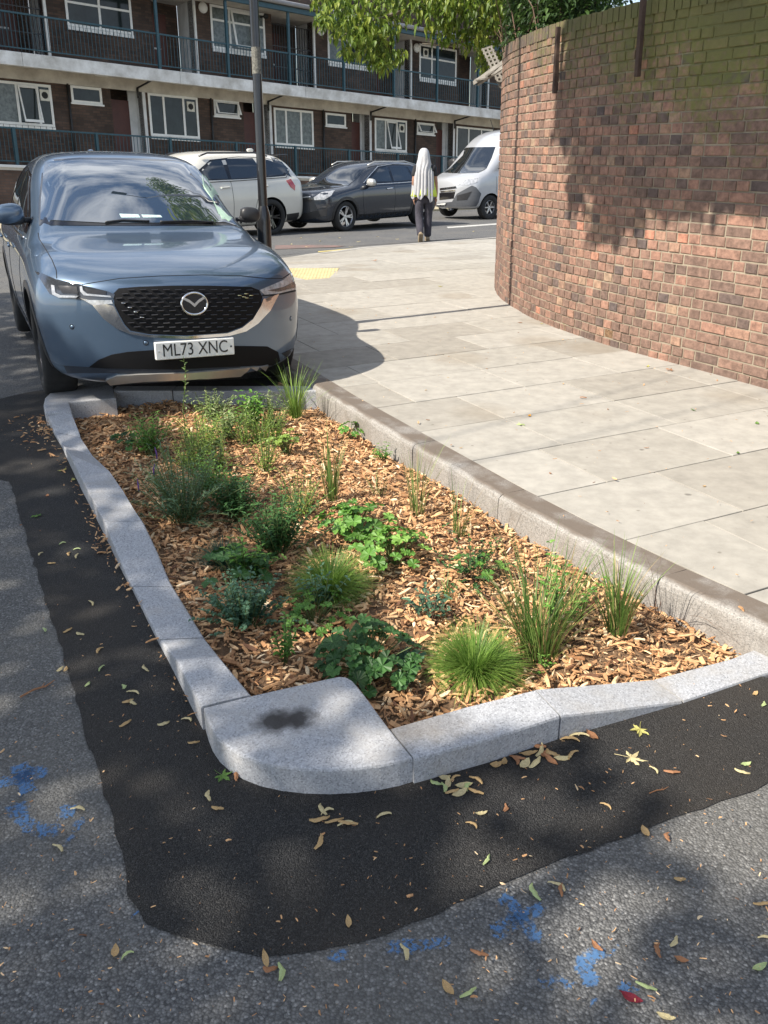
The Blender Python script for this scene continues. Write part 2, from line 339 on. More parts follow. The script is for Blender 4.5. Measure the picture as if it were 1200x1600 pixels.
outline = [ac(a, kf(a)+.15) for a in [-2, 0.2, 1, 1.7, 2.2, 2.7, 3.2, 5.1, 6.2, 9, 11.5, 12.3]] + edge + [ac(10.0, 14), ac(-2, 14)]
base = [(p.x, p.y) for p in outline]
res = delaunay_2d_cdt([Vector(p) for p in base] + [Vector((x*.7, 12+y*.6)) for x in range(-4, 8) for y in range(0, 8)], [(i, (i+1) % len(base)) for i in range(len(base))], [], 1, 1e-5)
mb = MB(); mb.add([(p.x, p.y, pzh(p)-.012) for p in res[0]], [tuple(f) for f in res[2]])
tag(mb.build('pavement_bed', m_joint), kind='structure')
def inside(p, poly):
    c = False; n = len(poly)
    for i in range(n):
        x0, y0 = poly[i]; x1, y1 = poly[(i+1) % n]
        if (y0 > p[1]) != (y1 > p[1]) and p[0] < (x1-x0)*(p[1]-y0)/(y1-y0)+x0: c = not c
    return c
pol = [(p.x, p.y) for p in outline]
def clip(poly, keep):            # clip a small polygon by the outline's far edge: drop corners outside by sliding them in
    o_ = []
    n = len(poly)
    for i in range(n):
        p, q = poly[i], poly[(i+1) % n]; ip, iq = keep(p), keep(q)
        if ip: o_.append(p)
        if ip != iq:
            lo, hi = 0., 1.
            for _ in range(14):
                m_ = (lo+hi)/2
                if keep(p.lerp(q, m_)) == ip: lo = m_
                else: hi = m_
            o_.append(p.lerp(q, lo))
    return o_
tact = [at(x, y, .112) for x, y in [(452,419),(530,419),(512,438),(440,438)]]
tpol = [(p.x, p.y) for p in tact]
mb = MB(); W = .58; row = 0; rng = random.Random(3)
a = 4.238 - W*9
while a < 14.5:
    c = kf(a+W/2)+.15; first = True; off = rng.choice([.29, .43, .6, .72])
    while c < 11:
        l = off if first else .87
        if first: first = False
        g = .0036
        quad = [ac(a+g, (kf(a+g)+.153) if c < kf(a)+.35 and l == off else c+g), ac(a+g, c+l-g), ac(a+W-g, c+l-g), ac(a+W-g, (kf(a+W-g)+.153) if c < kf(a)+.35 and l == off else c+g)]
        q2 = clip(quad, lambda p: inside((p.x, p.y), pol) and not inside((p.x, p.y), tpol))
        if len(q2) >= 3:
            dz = rng.uniform(-.0015, .0015); n = len(q2)
            cen = sum(q2, Vector())/n
            t1 = [p.lerp(cen, .004) for p in q2]
            vs = [Vector((p.x, p.y, pzh(p)-.02)) for p in q2] + [Vector((p.x, p.y, pzh(p)-.0025+dz)) for p in q2] + [Vector((p.x, p.y, pzh(p)+dz)) for p in t1]
            mb.add(vs, [tuple(range(2*n, 3*n))] + [(i, (i+1) % n, n+(i+1) % n, n+i) for i in range(n)] + [(n+i, n+(i+1) % n, 2*n+(i+1) % n, 2*n+i) for i in range(n)], 0, rng.random())
        c += l
    a += W; row += 1
tag(mb.build('pavement', m_slab, colors=True), kind='structure')
# blister paving at the crossing
m_tact = M('buff_blister_paving', (.50, .41, .22), rough=.85, vscale=6, vamt=.2)
mb = MB(); e1 = (tact[1]-tact[0]); e2 = (tact[3]-tact[0]); zt = tact[0].z
mb.add([p+Vector((0, 0, -.03)) for p in tact]+[p+Vector((0, 0, .001)) for p in tact], [(4,5,6,7),(0,1,5,4),(1,2,6,5),(2,3,7,6),(3,0,4,7)])
for i in range(16):
    for j in range(13):
        mb.lathe([(.016, 0), (.011, .005), (0.001, .006)], tact[0]+e1*((i+.5)/16)+e2*((j+.5)/13)+Vector((0,0,.001)), (0,0,1), 6)
tag(mb.build('tactile_paving', m_tact), kind='structure')
# far kerb strip along the corner
mb = MB()
for p, q in zip(edge, edge[1:]):
    d = (q-p).normalized(); nrm = Vector((-d.y, d.x, 0))
    mb.add([Vector((p.x, p.y, -.1)), Vector((q.x, q.y, -.12)), Vector((q.x, q.y, .062)), Vector((p.x, p.y, .062)), q-nrm*.15+Vector((0,0,.003)), p-nrm*.15+Vector((0,0,.003))], [(0,1,2,3),(3,2,4,5)])
m_oldkerb = granite('weathered_kerb', (.36, .34, .31), (.20, .17, .14))
tag(mb.build('kerb', m_oldkerb), kind='structure')
mb = MB(); strip(mb, [(497,393.5),(567,387.5),(660,381.5),(660,382.6),(567,389),(497,395)], .010); tag(mb.build('yellow_line', m_yline), kind='structure')

# ---- weathered kerb stones between pavement and planter: each its own stone
def kerbstone(a0, a1, label):
    mb = MB(); n = max(2, int((a1-a0)/.12)); prof = [(0, -.12), (0, .085), (.004, .103), (.014, .115), (.03, .1215), (.15, .1215), (.15, -.12)]
    rr = random.Random(a0)
    vs = []
    for i in range(n+1):
        a = a0+.002+(a1-a0-.004)*i/n
        for j, (c, z) in enumerate(prof):
            jit = rr.uniform(-.003, .003) if 0 < j < 5 else 0
            vs.append(ac(a, kf(a)+c+jit, z+jit*.6))
    k = len(prof)
    fs = [(i*k+j, i*k+j+1, (i+1)*k+j+1, (i+1)*k+j) for i in range(n) for j in range(k-1)] + [tuple(range(k)), tuple(n*k+j for j in range(k))[::-1]]
    mb.add(vs, fs)
    o = mb.build('kerb_stone', m_kside, fix=True); return tag(o, label, 'kerb stone', 'weathered kerb stones beside the planting bed')
m_kside = granite('worn_kerb', (.29, .27, .245), (.15, .12, .09))
t = m_kside.node_tree; b = t.nodes['Principled BSDF']; src = b.inputs['Base Color'].links[0].from_socket
sp = t.nodes.new('ShaderNodeSeparateXYZ'); t.links.new(t.nodes.new('ShaderNodeTexCoord').outputs['Object'], sp.inputs[0])
no = t.nodes.new('ShaderNodeTexNoise'); no.inputs['Scale'].default_value = 6; no.inputs['Detail'].default_value = 8; t.links.new(t.nodes['Texture Coordinate'].outputs['Object'], no.inputs['Vector'])
ad = t.nodes.new('ShaderNodeMath'); ad.operation = 'MULTIPLY_ADD'; ad.inputs[1].default_value = .03; t.links.new(no.outputs['Fac'], ad.inputs[0]); t.links.new(sp.outputs['Z'], ad.inputs[2])
mr = t.nodes.new('ShaderNodeMapRange'); mr.inputs['From Min'].default_value = .128; mr.inputs['From Max'].default_value = .137; mr.inputs['To Max'].default_value = .92; t.links.new(ad.outputs[0], mr.inputs['Value'])
mi = t.nodes.new('ShaderNodeMix'); mi.data_type = 'RGBA'; mi.inputs[7].default_value = (.135, .105, .08, 1); t.links.new(mr.outputs[0], mi.inputs[0]); t.links.new(src, mi.inputs[6]); t.links.new(mi.outputs[2], b.inputs['Base Color'])
cuts = [(-1.2, .15, 'weathered kerb stone mostly out of frame past the near end of the bed'), (.15, 1.10, 'weathered kerb stone beyond the bed at the right edge of the photo'),
        (1.10, 2.17, 'nearest long weathered kerb stone beside the bed, touching the flush white block'), (2.17, 3.18, 'weathered kerb stone behind the tall tufts, second nearest along the bed'),
        (3.18, 4.05, 'weathered kerb stone in the middle of the bed side, between two joints'), (4.05, 5.137, 'weathered kerb stone ending at the car shadow, with small leaf shadow on its face'),
        (5.137, 6.05, 'kerb stone in the shadow of the front wheel of the blue car'), (6.05, 7.05, 'kerb stone under the side of the blue car near its front wheel'), (7.05, 8.5, 'kerb stone hidden along the side of the blue car'),
        (8.5, 10.0, 'kerb stone by the rear half of the blue car'), (10.0, 12.2, 'farthest kerb stone before the crossing corner')]
for c_ in cuts: kerbstone(*c_)

# ---- new granite kerb round the planter: stations (outer foot pixel, inner top pixel, height)
m_kc = granite('new_granite_corner', (.37, .375, .39), (.42, .39, .35), [(-.29, 2.145, .075, .95), (-.225, 2.155, .075, .95)])
m_k4 = granite('new_granite_stained', (.37, .375, .39), (.40, .36, .31), [(-.745, 2.64, .085, .6), (-.66, 2.66, .07, .5)])
m_k6 = granite('new_granite_smudged', (.37, .375, .39), (.36, .31, .25), [(.19, 2.14, .13, .5), (.07, 2.10, .10, .45)])
def station_stone(st, mat_, label, dz=0):
    mb = MB(); vs = []; n = len(st); r_ = .007
    for (ob, it, h) in st:
        o = at(*ob, 0); i_ = at(*it, h); d = (i_-o); d.z = 0; w = d.length; d.normalize()
        for (x, z) in [(0, -.06), (0, max(.002, h-r_*1.3)), (r_*.35, h-r_*.35), (r_*1.3, h), (w-r_, h), (w, h-r_), (w, -.06)]:
            vs.append(o + d*x + Vector((0, 0, z-o.z)))
    k = 7
    mb.add(vs, [(i*k+j, i*k+j+1, (i+1)*k+j+1, (i+1)*k+j) for i in range(n-1) for j in range(k-1)] + [tuple(range(k)), tuple((n-1)*k+j for j in range(k))[::-1]])
    o = mb.build('kerb_stone', mat_, fix=True)
    return tag(o, label, 'kerb stone', 'pale new kerb stones round the planting bed')
def lerp2(p, q, t): return (p[0]+(q[0]-p[0])*t, p[1]+(q[1]-p[1])*t)
H9 = .09; H3 = .028
S = [((71,653),(110,640),H9), ((82,674),(124,675),.05), ((85.5,681),(126.5,684),H3), ((97,700),(146,713),H3), ((112,733),(172,737),H9), ((127,765),(193,767),H9),
     ((144,798),(211,797),H9), ((166,842),(224,815),H9), ((184,880),(244,857),.06), ((202,916),(265,907),H3), ((208,925),(271,917),H3), ((230,970),(295,956),H3), ((250,1010),(320,997),H3),
     ((262,1032),(331,1011),.05), ((279,1066),(344,1027),H9), ((318,1143),(393,1086),H9)]
def seg(i0, t0, i1, t1):
    a = S[i0]; b = S[i0+1]; s0 = (lerp2(a[0], b[0], t0), lerp2(a[1], b[1], t0), a[2]+(b[2]-a[2])*t0)
    out = [s0]+S[i0+1:i1+1]
    if t1 > 0:
        a = S[i1]; b = S[i1+1]; out.append((lerp2(a[0], b[0], t1), lerp2(a[1], b[1], t1), a[2]+(b[2]-a[2])*t1))
    return out
station_stone(seg(0, .0, 1, .97), m_kerb, 'pale kerb stone next to the rounded corner block under the blue car')
station_stone(seg(2, .02, 7, .0), m_kerb, 'pale kerb stone with muddy low dip near the blue car')
station_stone(seg(7, .01, 9, .97), m_kerb, 'pale kerb stone sloping down beside the fine dark tuft, with dark specks')
station_stone(seg(10, .02, 11, .97), m_k4, 'low pale kerb stone with a grey smudge, halfway along the left side')
station_stone(seg(12, .02, 14, .985), m_kerb, 'pale kerb stone rising to meet the large corner block')
# corner block: rounded outside, with a point reaching into the bed
def arc_px(pl_): return pl_
topo = [(318,1105),(322,1120),(329,1137),(340,1153),(356,1167),(378,1180),(405,1190),(438,1197),(475,1201),(515,1202),(555,1200),(595,1195),(625,1189),(645,1183),(608,1137),(594,1118),(575,1092),(560,1073),(550,1062),(541,1057),(530,1056),(515,1059),(460,1071),(394,1086)]
def block(px, h, mat_, label, dz=-.06):
    P_ = [at(x, y, h) for x, y in px]; n = len(P_); cen = sum(P_, Vector())/n; mb = MB(); r_ = .007; vs = []
    def ins(d_):
        o_ = []
        for i in range(n):
            p = P_[i]; a = P_[i-1]; b = P_[(i+1) % n]; t = ((b-p).normalized()+(p-a).normalized()); t = t.normalized() if t.length > 1e-6 else (b-p).normalized()
            nr = Vector((-t.y, t.x, 0)); 
            if nr.dot(cen-p) < 0: nr = -nr
            o_.append(p + nr*d_)
        return o_
    for (d_, z) in [(0, dz), (0, h-r_*1.2), (r_*.35, h-r_*.35), (r_*1.2, h)]:
        vs += [Vector((p.x, p.y, z)) for p in ins(d_)]
    fs = [(k*n+i, k*n+(i+1) % n, (k+1)*n+(i+1) % n, (k+1)*n+i) for k in range(3) for i in range(n)] + [tuple(3*n+i for i in range(n)), tuple(range(n))[::-1]]
    mb.add(vs, fs); o = mb.build('corner_block' if 'block' in label else 'kerb_stone', mat_, fix=True)
    return tag(o, label, 'kerb stone', 'pale new kerb stones round the planting bed')
block(topo, H9, m_kc, 'large rounded pale corner block with a black scorch mark on top')
block([(71,645),(68,632),(70,622),(78,614),(90,608),(106,604),(125,602),(150,601),(176,602),(181,622),(108,628),(112,643)], H9, m_kerb, 'rounded pale corner block under the front bumper of the blue car')
def ft(px0, px1, px2, px3, h): pass
T = [((647,1226),(610,1137),H9), ((760,1194),(725,1104),H9), ((871,1157),(834,1077),H9), ((873.5,1156),(836,1076),H9), ((960,1131),(925,1069),.055), ((1065,1101),(1017,1061),.014),
     ((1068,1100),(1020,1060.5),.014), ((1200,1055),(1140,1029),.012), ((1300,1012),(1215,1000),.012)]
station_stone(T[0:3], m_k6, 'pale kerb stone to the right of the corner block, level with brown smudges')
station_stone(T[3:6], m_kerb, 'pale kerb stone tapering down above the drift of dry leaves')
station_stone(T[6:9], m_kerb, 'flush pale kerb stone meeting the pavement kerb at the right')
# rear kerb, in the shade under the bumper
rk = [at(181, 603, H9), at(268, 601, H9), at(520, 598, H9)]
rd = (at(505, 603, H9)-rk[0]); rd.z = 0; L_ = rd.length; rd.normalize(); rn = Vector((rd.y, -rd.x, 0)); O_ = Vector((rk[0].x, rk[0].y, 0))
for (s0, s1, lb) in [(.004, .44, 'kerb stone behind the bed in the shadow of the bumper, left of the joint'), (.445, L_+.1, 'kerb stone behind the bed in the shadow of the bumper, reaching the pavement kerb')]:
    mb = MB(); mb.fbox(O_, rd, rn, Vector((0,0,1)), (s0, -.01, -.06), (s1, .13, H9-.002)); o = mb.build('kerb_stone', m_kerb, fix=True); finish(o, .006); bake(o)
    tag(o, lb, 'kerb stone', 'pale new kerb stones round the planting bed')

# ---- planting bed: soil and bark chips
bed = hole
bpoly = [(p.x, p.y) for p in bed]
bx0 = min(p[0] for p in bpoly); bx1 = max(p[0] for p in bpoly); by0 = min(p[1] for p in bpoly); by1 = max(p[1] for p in bpoly)
def bedz(x, y):
    return -.034 + .020*math.sin(x*4.1+1.2)*math.cos(y*3.3) + .012*math.sin(x*9.7+y*7.1) + .006*math.sin(x*23+y*19)
res = delaunay_2d_cdt([Vector(p) for p in bpoly] + [Vector((bx0+(i+.5)*.06, by0+(j+.5)*.06)) for i in range(int((bx1-bx0)/.06)) for j in range(int((by1-by0)/.06)) if inside((bx0+(i+.5)*.06, by0+(j+.5)*.06), bpoly)], [(i, (i+1) % len(bpoly)) for i in range(len(bpoly))], [], 1, 1e-5)
m_soil = M('dark_soil', (.12, .070, .038), rough=1, var=(.24, .145, .078), vscale=30, bump=.8, bscale=60, bdist=.03)
mb = MB(); mb.add([(p.x, p.y, bedz(p.x, p.y)) for p in res[0]], [tuple(f) for f in res[2]])
tag(mb.build('soil', m_soil, smooth=True), kind='structure')
m_chip = M('bark_chip', (.5, .3, .17), rough=.85, attr=[(0, (.14, .065, .033)), (.2, (.36, .18, .08)), (.5, (.56, .31, .145)), (.78, (.68, .43, .22)), (1, (.78, .60, .38))], vscale=40, vamt=.35, bump=.3, bscale=180, bdist=.003)
def chips(n, where, zf, smin, smax, rs, name, label):
    rng = np.random.RandomState(rs); mb = MB(); k = 0
    while k < n:
        p = where(rng)
        if p is None: continue
        k += 1; x, y = p
        l = rng.uniform(smin, smax)*(1.8 if rng.rand() < .12 else (.5 if rng.rand() < .35 else 1)); w = min(.016, l*rng.uniform(.10, .42)); t = min(.008, w*.4)*rng.uniform(.5, 1)
        ya = rng.uniform(0, 6.283); pi_ = rng.normal(0, .28); ro = rng.normal(0, .45)
        Q = Matrix.Rotation(ya, 3, 'Z') @ Matrix.Rotation(pi_, 3, 'Y') @ Matrix.Rotation(ro, 3, 'X')
        z = zf(x, y) + rng.uniform(.0, .022) + abs(math.sin(pi_))*l*.3
        tp = rng.uniform(.15, .9); tq = rng.uniform(.3, 1); bnd = rng.normal(0, .06)*l; sh = rng.uniform(-.3, .3)*w
        P_ = [(-l/2, -w/2*tp+sh, 0), (0, -w/2, bnd), (l/2, -w/2*tq, 0), (l/2*rng.uniform(.75, 1), w/2*tq, 0), (0, w/2, bnd), (-l/2*rng.uniform(.7, 1), w/2*tp+sh, 0)]
        vs = [Q @ Vector((a, b, c+t)) + Vector((x, y, z)) for a, b, c in P_] + [Q @ Vector((a, b, c-t*.2)) + Vector((x, y, z)) for a, b, c in P_]
        mb.add(vs, [(0,1,4,5),(1,2,3,4),(6,7,1,0),(7,8,2,1),(8,9,3,2),(9,10,4,3),(10,11,5,4),(11,6,0,5)], 0, float(np.clip(rng.normal(.5, .26), 0, 1)))
    return tag(mb.build(name, m_chip, colors=True), label, 'wood chips', kind='stuff')
def inbed(rng):
    x = rng.uniform(bx0, bx1); y = rng.uniform(by0, by1)
    return (x, y) if inside((x, y), bpoly) else None
chips(34000, inbed, bedz, .014, .042, 1, 'bark_mulch', 'orange brown bark chips covering the planting bed')
def spill(rng):
    t = rng.rand(); o = S[0][0] if t < .1 else None
    i = rng.randint(0, 15); a = S[i][0]; b = S[i+1][0]; q = lerp2(a, b, rng.rand())
    dens = math.exp(-((q[1]-660)/45)**2)*3.2 + math.exp(-((q[1]-850)/60)**2)*1.3 + .22
    if rng.rand()*3.2 > dens: return None
    sp = 38 if q[1] < 720 else 14
    p = at(q[0]-abs(rng.normal(0, sp))*.8-1, q[1]+rng.normal(0, 4), 0); return (p.x, p.y)
chips(330, spill, lambda x, y: .005, .008, .03, 2, 'spilled_chips', 'bark chips spilled over the asphalt along the left kerb')
def crumbs(rng):
    p = at(rng.uniform(0, 1200), 620+980*rng.rand()**.8, 0)
    return None if (inside((p.x, p.y), bpoly) or p.dot(CX) > kf(p.dot(A))-.02) else (p.x, p.y)
chips(900, crumbs, lambda x, y: .001, .003, .011, 5, 'litter_crumbs', 'tiny pale crumbs of bark and seed scattered on the asphalt')
def pcr(rng):
    p = ac(rng.uniform(1, 9), rng.uniform(2.3, 5.2)); return (p.x, p.y)
chips(420, pcr, lambda x, y: .119, .004, .016, 6, 'pavement_crumbs', 'small dark crumbs scattered on the paving slabs')
# ---- blue survey paint on the old asphalt
m_blue = bpy.data.materials.new('blue_spray_paint'); m_blue.use_nodes = True
t_ = m_blue.node_tree; n_ = t_.nodes; b_ = n_['Principled BSDF']; b_.inputs['Base Color'].default_value = (.09, .22, .44, 1); b_.inputs['Roughness'].default_value = .8
nn1 = n_.new('ShaderNodeTexNoise'); nn1.inputs['Scale'].default_value = 55; nn1.inputs['Detail'].default_value = 8; nn1.inputs['Roughness'].default_value = .95
t_.links.new(n_.new('ShaderNodeTexCoord').outputs['Object'], nn1.inputs['Vector'])
an1 = n_.new('ShaderNodeAttribute'); an1.attribute_name = 'fade'
md = n_.new('ShaderNodeMath'); md.operation = 'MULTIPLY_ADD'; md.inputs[1].default_value = 1.0; t_.links.new(an1.outputs['Fac'], md.inputs[0])
ms_ = n_.new('ShaderNodeMath'); ms_.operation = 'SUBTRACT'; ms_.inputs[1].default_value = 1.06; t_.links.new(nn1.outputs['Fac'], ms_.inputs[0]); t_.links.new(ms_.outputs[0], md.inputs[2])
vo_ = n_.new('ShaderNodeTexVoronoi'); vo_.inputs['Scale'].default_value = 125; t_.links.new(n_['Texture Coordinate'].outputs['Object'], vo_.inputs['Vector'])
sc_ = n_.new('ShaderNodeSeparateColor'); t_.links.new(vo_.outputs['Color'], sc_.inputs[0])
m9 = n_.new('ShaderNodeMath'); m9.operation = 'MULTIPLY_ADD'; m9.inputs[1].default_value = .55; t_.links.new(sc_.outputs[1], m9.inputs[0]); t_.links.new(md.outputs[0], m9.inputs[2])
mm_ = n_.new('ShaderNodeMapRange'); mm_.inputs['From Min'].default_value = .22; mm_.inputs['From Max'].default_value = .52; mm_.inputs['To Max'].default_value = .62; t_.links.new(m9.outputs[0], mm_.inputs['Value']); t_.links.new(mm_.outputs[0], b_.inputs['Alpha'])
def spray(strokes, label):
    vs = []; fs = []; fd = []
    for (pxs, w, a_) in strokes:
        w *= 1.5
        P_ = [at(x, y, .0022) for x, y in pxs]; Q_ = []
        for p, q in zip(P_, P_[1:]):
            k = max(2, int((q-p).length/.02))
            Q_ += [p.lerp(q, i/k) for i in range(k)]
        Q_.append(P_[-1]); b = len(vs); n = len(Q_)
        for i, p in enumerate(Q_):
            d = (Q_[min(i+1, n-1)]-Q_[max(0, i-1)]).normalized(); nr = Vector((-d.y, d.x, 0)); e = 0 if i in (0, n-1) else 1
            ww = w*random.uniform(.8, 1.2)
            for s_, f_ in ((-1, 0), (-.5, a_), (0, a_*1.2), (.5, a_), (1, 0)): vs.append(p + nr*ww*s_); fd.append(f_*e)
        fs += [(b+i*5+j, b+i*5+j+1, b+(i+1)*5+j+1, b+(i+1)*5+j) for i in range(n-1) for j in range(4)]
    me = bpy.data.meshes.new('painted_mark'); me.from_pydata(vs, [], fs); me.materials.append(m_blue)
    me.attributes.new('fade', 'FLOAT', 'POINT').data.foreach_set('value', fd)
    o = bpy.data.objects.new('painted_mark', me); col.objects.link(o); tag(o, kind='structure')
spray([([(-8,1222),(12,1221),(40,1212),(82,1202)], .026, .72), ([(30,1188),(36,1212),(44,1245)], .026, .72), ([(24,1250),(30,1275),(48,1292),(72,1298),(100,1298)], .026, .6),
       ([(84,1272),(104,1268),(124,1268)], .03, .62), ([(104,1292),(140,1285)], .022, .8), ([(95,1310),(118,1315)], .03, .5)], 'a')
spray([([(772,1394),(800,1412),(822,1440),(846,1482)], .019, .72), ([(858,1416),(830,1425),(800,1440),(762,1464)], .020, .66), ([(790,1440),(815,1422)], .03, .5)], 'b')
spray([([(953,1480),(930,1490),(914,1502),(912,1516),(922,1530),(940,1540)], .020, .72), ([(960,1532),(985,1545),(1000,1555)], .015, .6), ([(950,1482),(966,1490)], .02, .7)], 'c')
spray([([(835,1545),(860,1530),(885,1535),(895,1548)], .020, .48), ([(920,1560),(935,1570)], .02, .5)], 'd')
spray([([(596,1478),(640,1478),(680,1473),(712,1464)], .018, .58), ([(505,1494),(530,1494),(552,1488)], .018, .6), ([(208,1425),(216,1430)], .012, .8)], 'e')

# ================================================================== CURVED BRICK WALL
wp = [ac(a, c) for a, c in wallac]
def crv(P_, s):                       # position and tangent at arc length s on the base line
    for p, q in zip(P_, P_[1:]):
        l = (q-p).length
        if s <= l: return p.lerp(q, s/l), (q-p).normalized()
        s -= l
    return P_[-1], (P_[-1]-P_[-2]).normalized()
fine = []                             # smooth the base line (Catmull-Rom)
for i in range(1, len(wp)-2):
    for k in range(10):
        t = k/10; p0, p1, p2, p3 = wp[i-1], wp[i], wp[i+1], wp[i+2]
        fine.append(.5*((2*p1)+(p2-p0)*t+(2*p0-5*p1+4*p2-p3)*t*t+(3*p1-p0-3*p2+p3)*t**3))
fine = [wp[0]] + fine + [wp[-2], wp[-1]]
WL = sum((q-p).length for p, q in zip(fine, fine[1:]))
CR = sum((q-p).length for p, q in zip(fine, fine[1:]) if (p.dot(A)) < 4.75)      # crack: change of bond
m_brick = M('old_brick', (.35, .17, .11), rough=.92, attr=[(0, (.095, .072, .066)), (.14, (.14, .092, .072)), (.34, (.18, .112, .084)), (.55, (.225, .134, .098)), (.75, (.28, .152, .108)), (.88, (.29, .20, .135)), (1, (.35, .16, .105))], vscale=22, vamt=.42, bump=.5, bscale=70, bdist=.008)
m_moss = M('mossy_brick', (.13, .13, .05), rough=1, attr=[(0, (.085, .095, .02)), (.5, (.16, .17, .035)), (1, (.20, .15, .075))], vscale=14, vamt=.5, bump=.6, bscale=50, bdist=.01)
m_mort = M('lime_mortar', (.36, .30, .22), rough=1, var=(.20, .165, .125), vscale=5, bump=.4, bscale=90)
def add_moss(m):
    t = m.node_tree; L = t.links; nn = t.nodes; b = nn['Principled BSDF']; src = b.inputs['Base Color'].links[0].from_socket
    co = nn.new('ShaderNodeTexCoord').outputs['Object']; sp = nn.new('ShaderNodeSeparateXYZ'); L.new(co, sp.inputs[0])
    da = nn.new('ShaderNodeVectorMath'); da.operation = 'DOT_PRODUCT'; da.inputs[1].default_value = tuple(A); L.new(co, da.inputs[0])
    def mth(op, x, y, z=None):
        q = nn.new('ShaderNodeMath'); q.operation = op
        for i, v in enumerate((x, y, z)):
            if v is None: continue
            if isinstance(v, (int, float)): q.inputs[i].default_value = v
            else: L.new(v, q.inputs[i])
        return q.outputs[0]
    n1 = nn.new('ShaderNodeTexNoise'); n1.inputs['Scale'].default_value = 2.2; n1.inputs['Detail'].default_value = 9; n1.inputs['Roughness'].default_value = .7; L.new(co, n1.inputs['Vector'])
    n2 = nn.new('ShaderNodeTexNoise'); n2.inputs['Scale'].default_value = 24; n2.inputs['Detail'].default_value = 6; L.new(co, n2.inputs['Vector'])
    far_ = mth('MAXIMUM', mth('SUBTRACT', da.outputs['Value'], 5.2), 0)
    lim = mth('MULTIPLY_ADD', far_, .32, 1.72)
    h = mth('SUBTRACT', sp.outputs['Z'], lim)
    v = mth('ADD', mth('MULTIPLY', h, 1.3), mth('MULTIPLY_ADD', n1.outputs['Fac'], 2.0, -1.0))
    v = mth('ADD', v, mth('MULTIPLY_ADD', n2.outputs['Fac'], 1.8, -.9))
    mr = nn.new('ShaderNodeMapRange'); mr.inputs['From Min'].default_value = .05; mr.inputs['From Max'].default_value = .75; mr.inputs['To Max'].default_value = .78; L.new(v, mr.inputs['Value'])
    mi = nn.new('ShaderNodeMix'); mi.data_type = 'RGBA'; mi.inputs[7].default_value = (.15, .165, .03, 1); L.new(mr.outputs[0], mi.inputs[0]); L.new(src, mi.inputs[6])
    # green-black weathering creeping from the top, and damp brown at the foot
    dk = mth('MULTIPLY_ADD', sp.outputs['Z'], .9, mth('MULTIPLY_ADD', n1.outputs['Fac'], 1.6, -2.6))
    m2 = nn.new('ShaderNodeMapRange'); m2.inputs['From Min'].default_value = 0; m2.inputs['From Max'].default_value = .8; m2.inputs['To Max'].default_value = .55; L.new(dk, m2.inputs['Value'])
    m3 = nn.new('ShaderNodeMix'); m3.data_type = 'RGBA'; m3.inputs[7].default_value = (.085, .068, .045, 1); L.new(m2.outputs[0], m3.inputs[0]); L.new(mi.outputs[2], m3.inputs[6])
    L.new(m3.outputs[2], b.inputs['Base Color'])
add_moss(m_brick); add_moss(m_mort)
mb = MB(); HW = 2.49; Z0 = Vector((0, 0, .10))
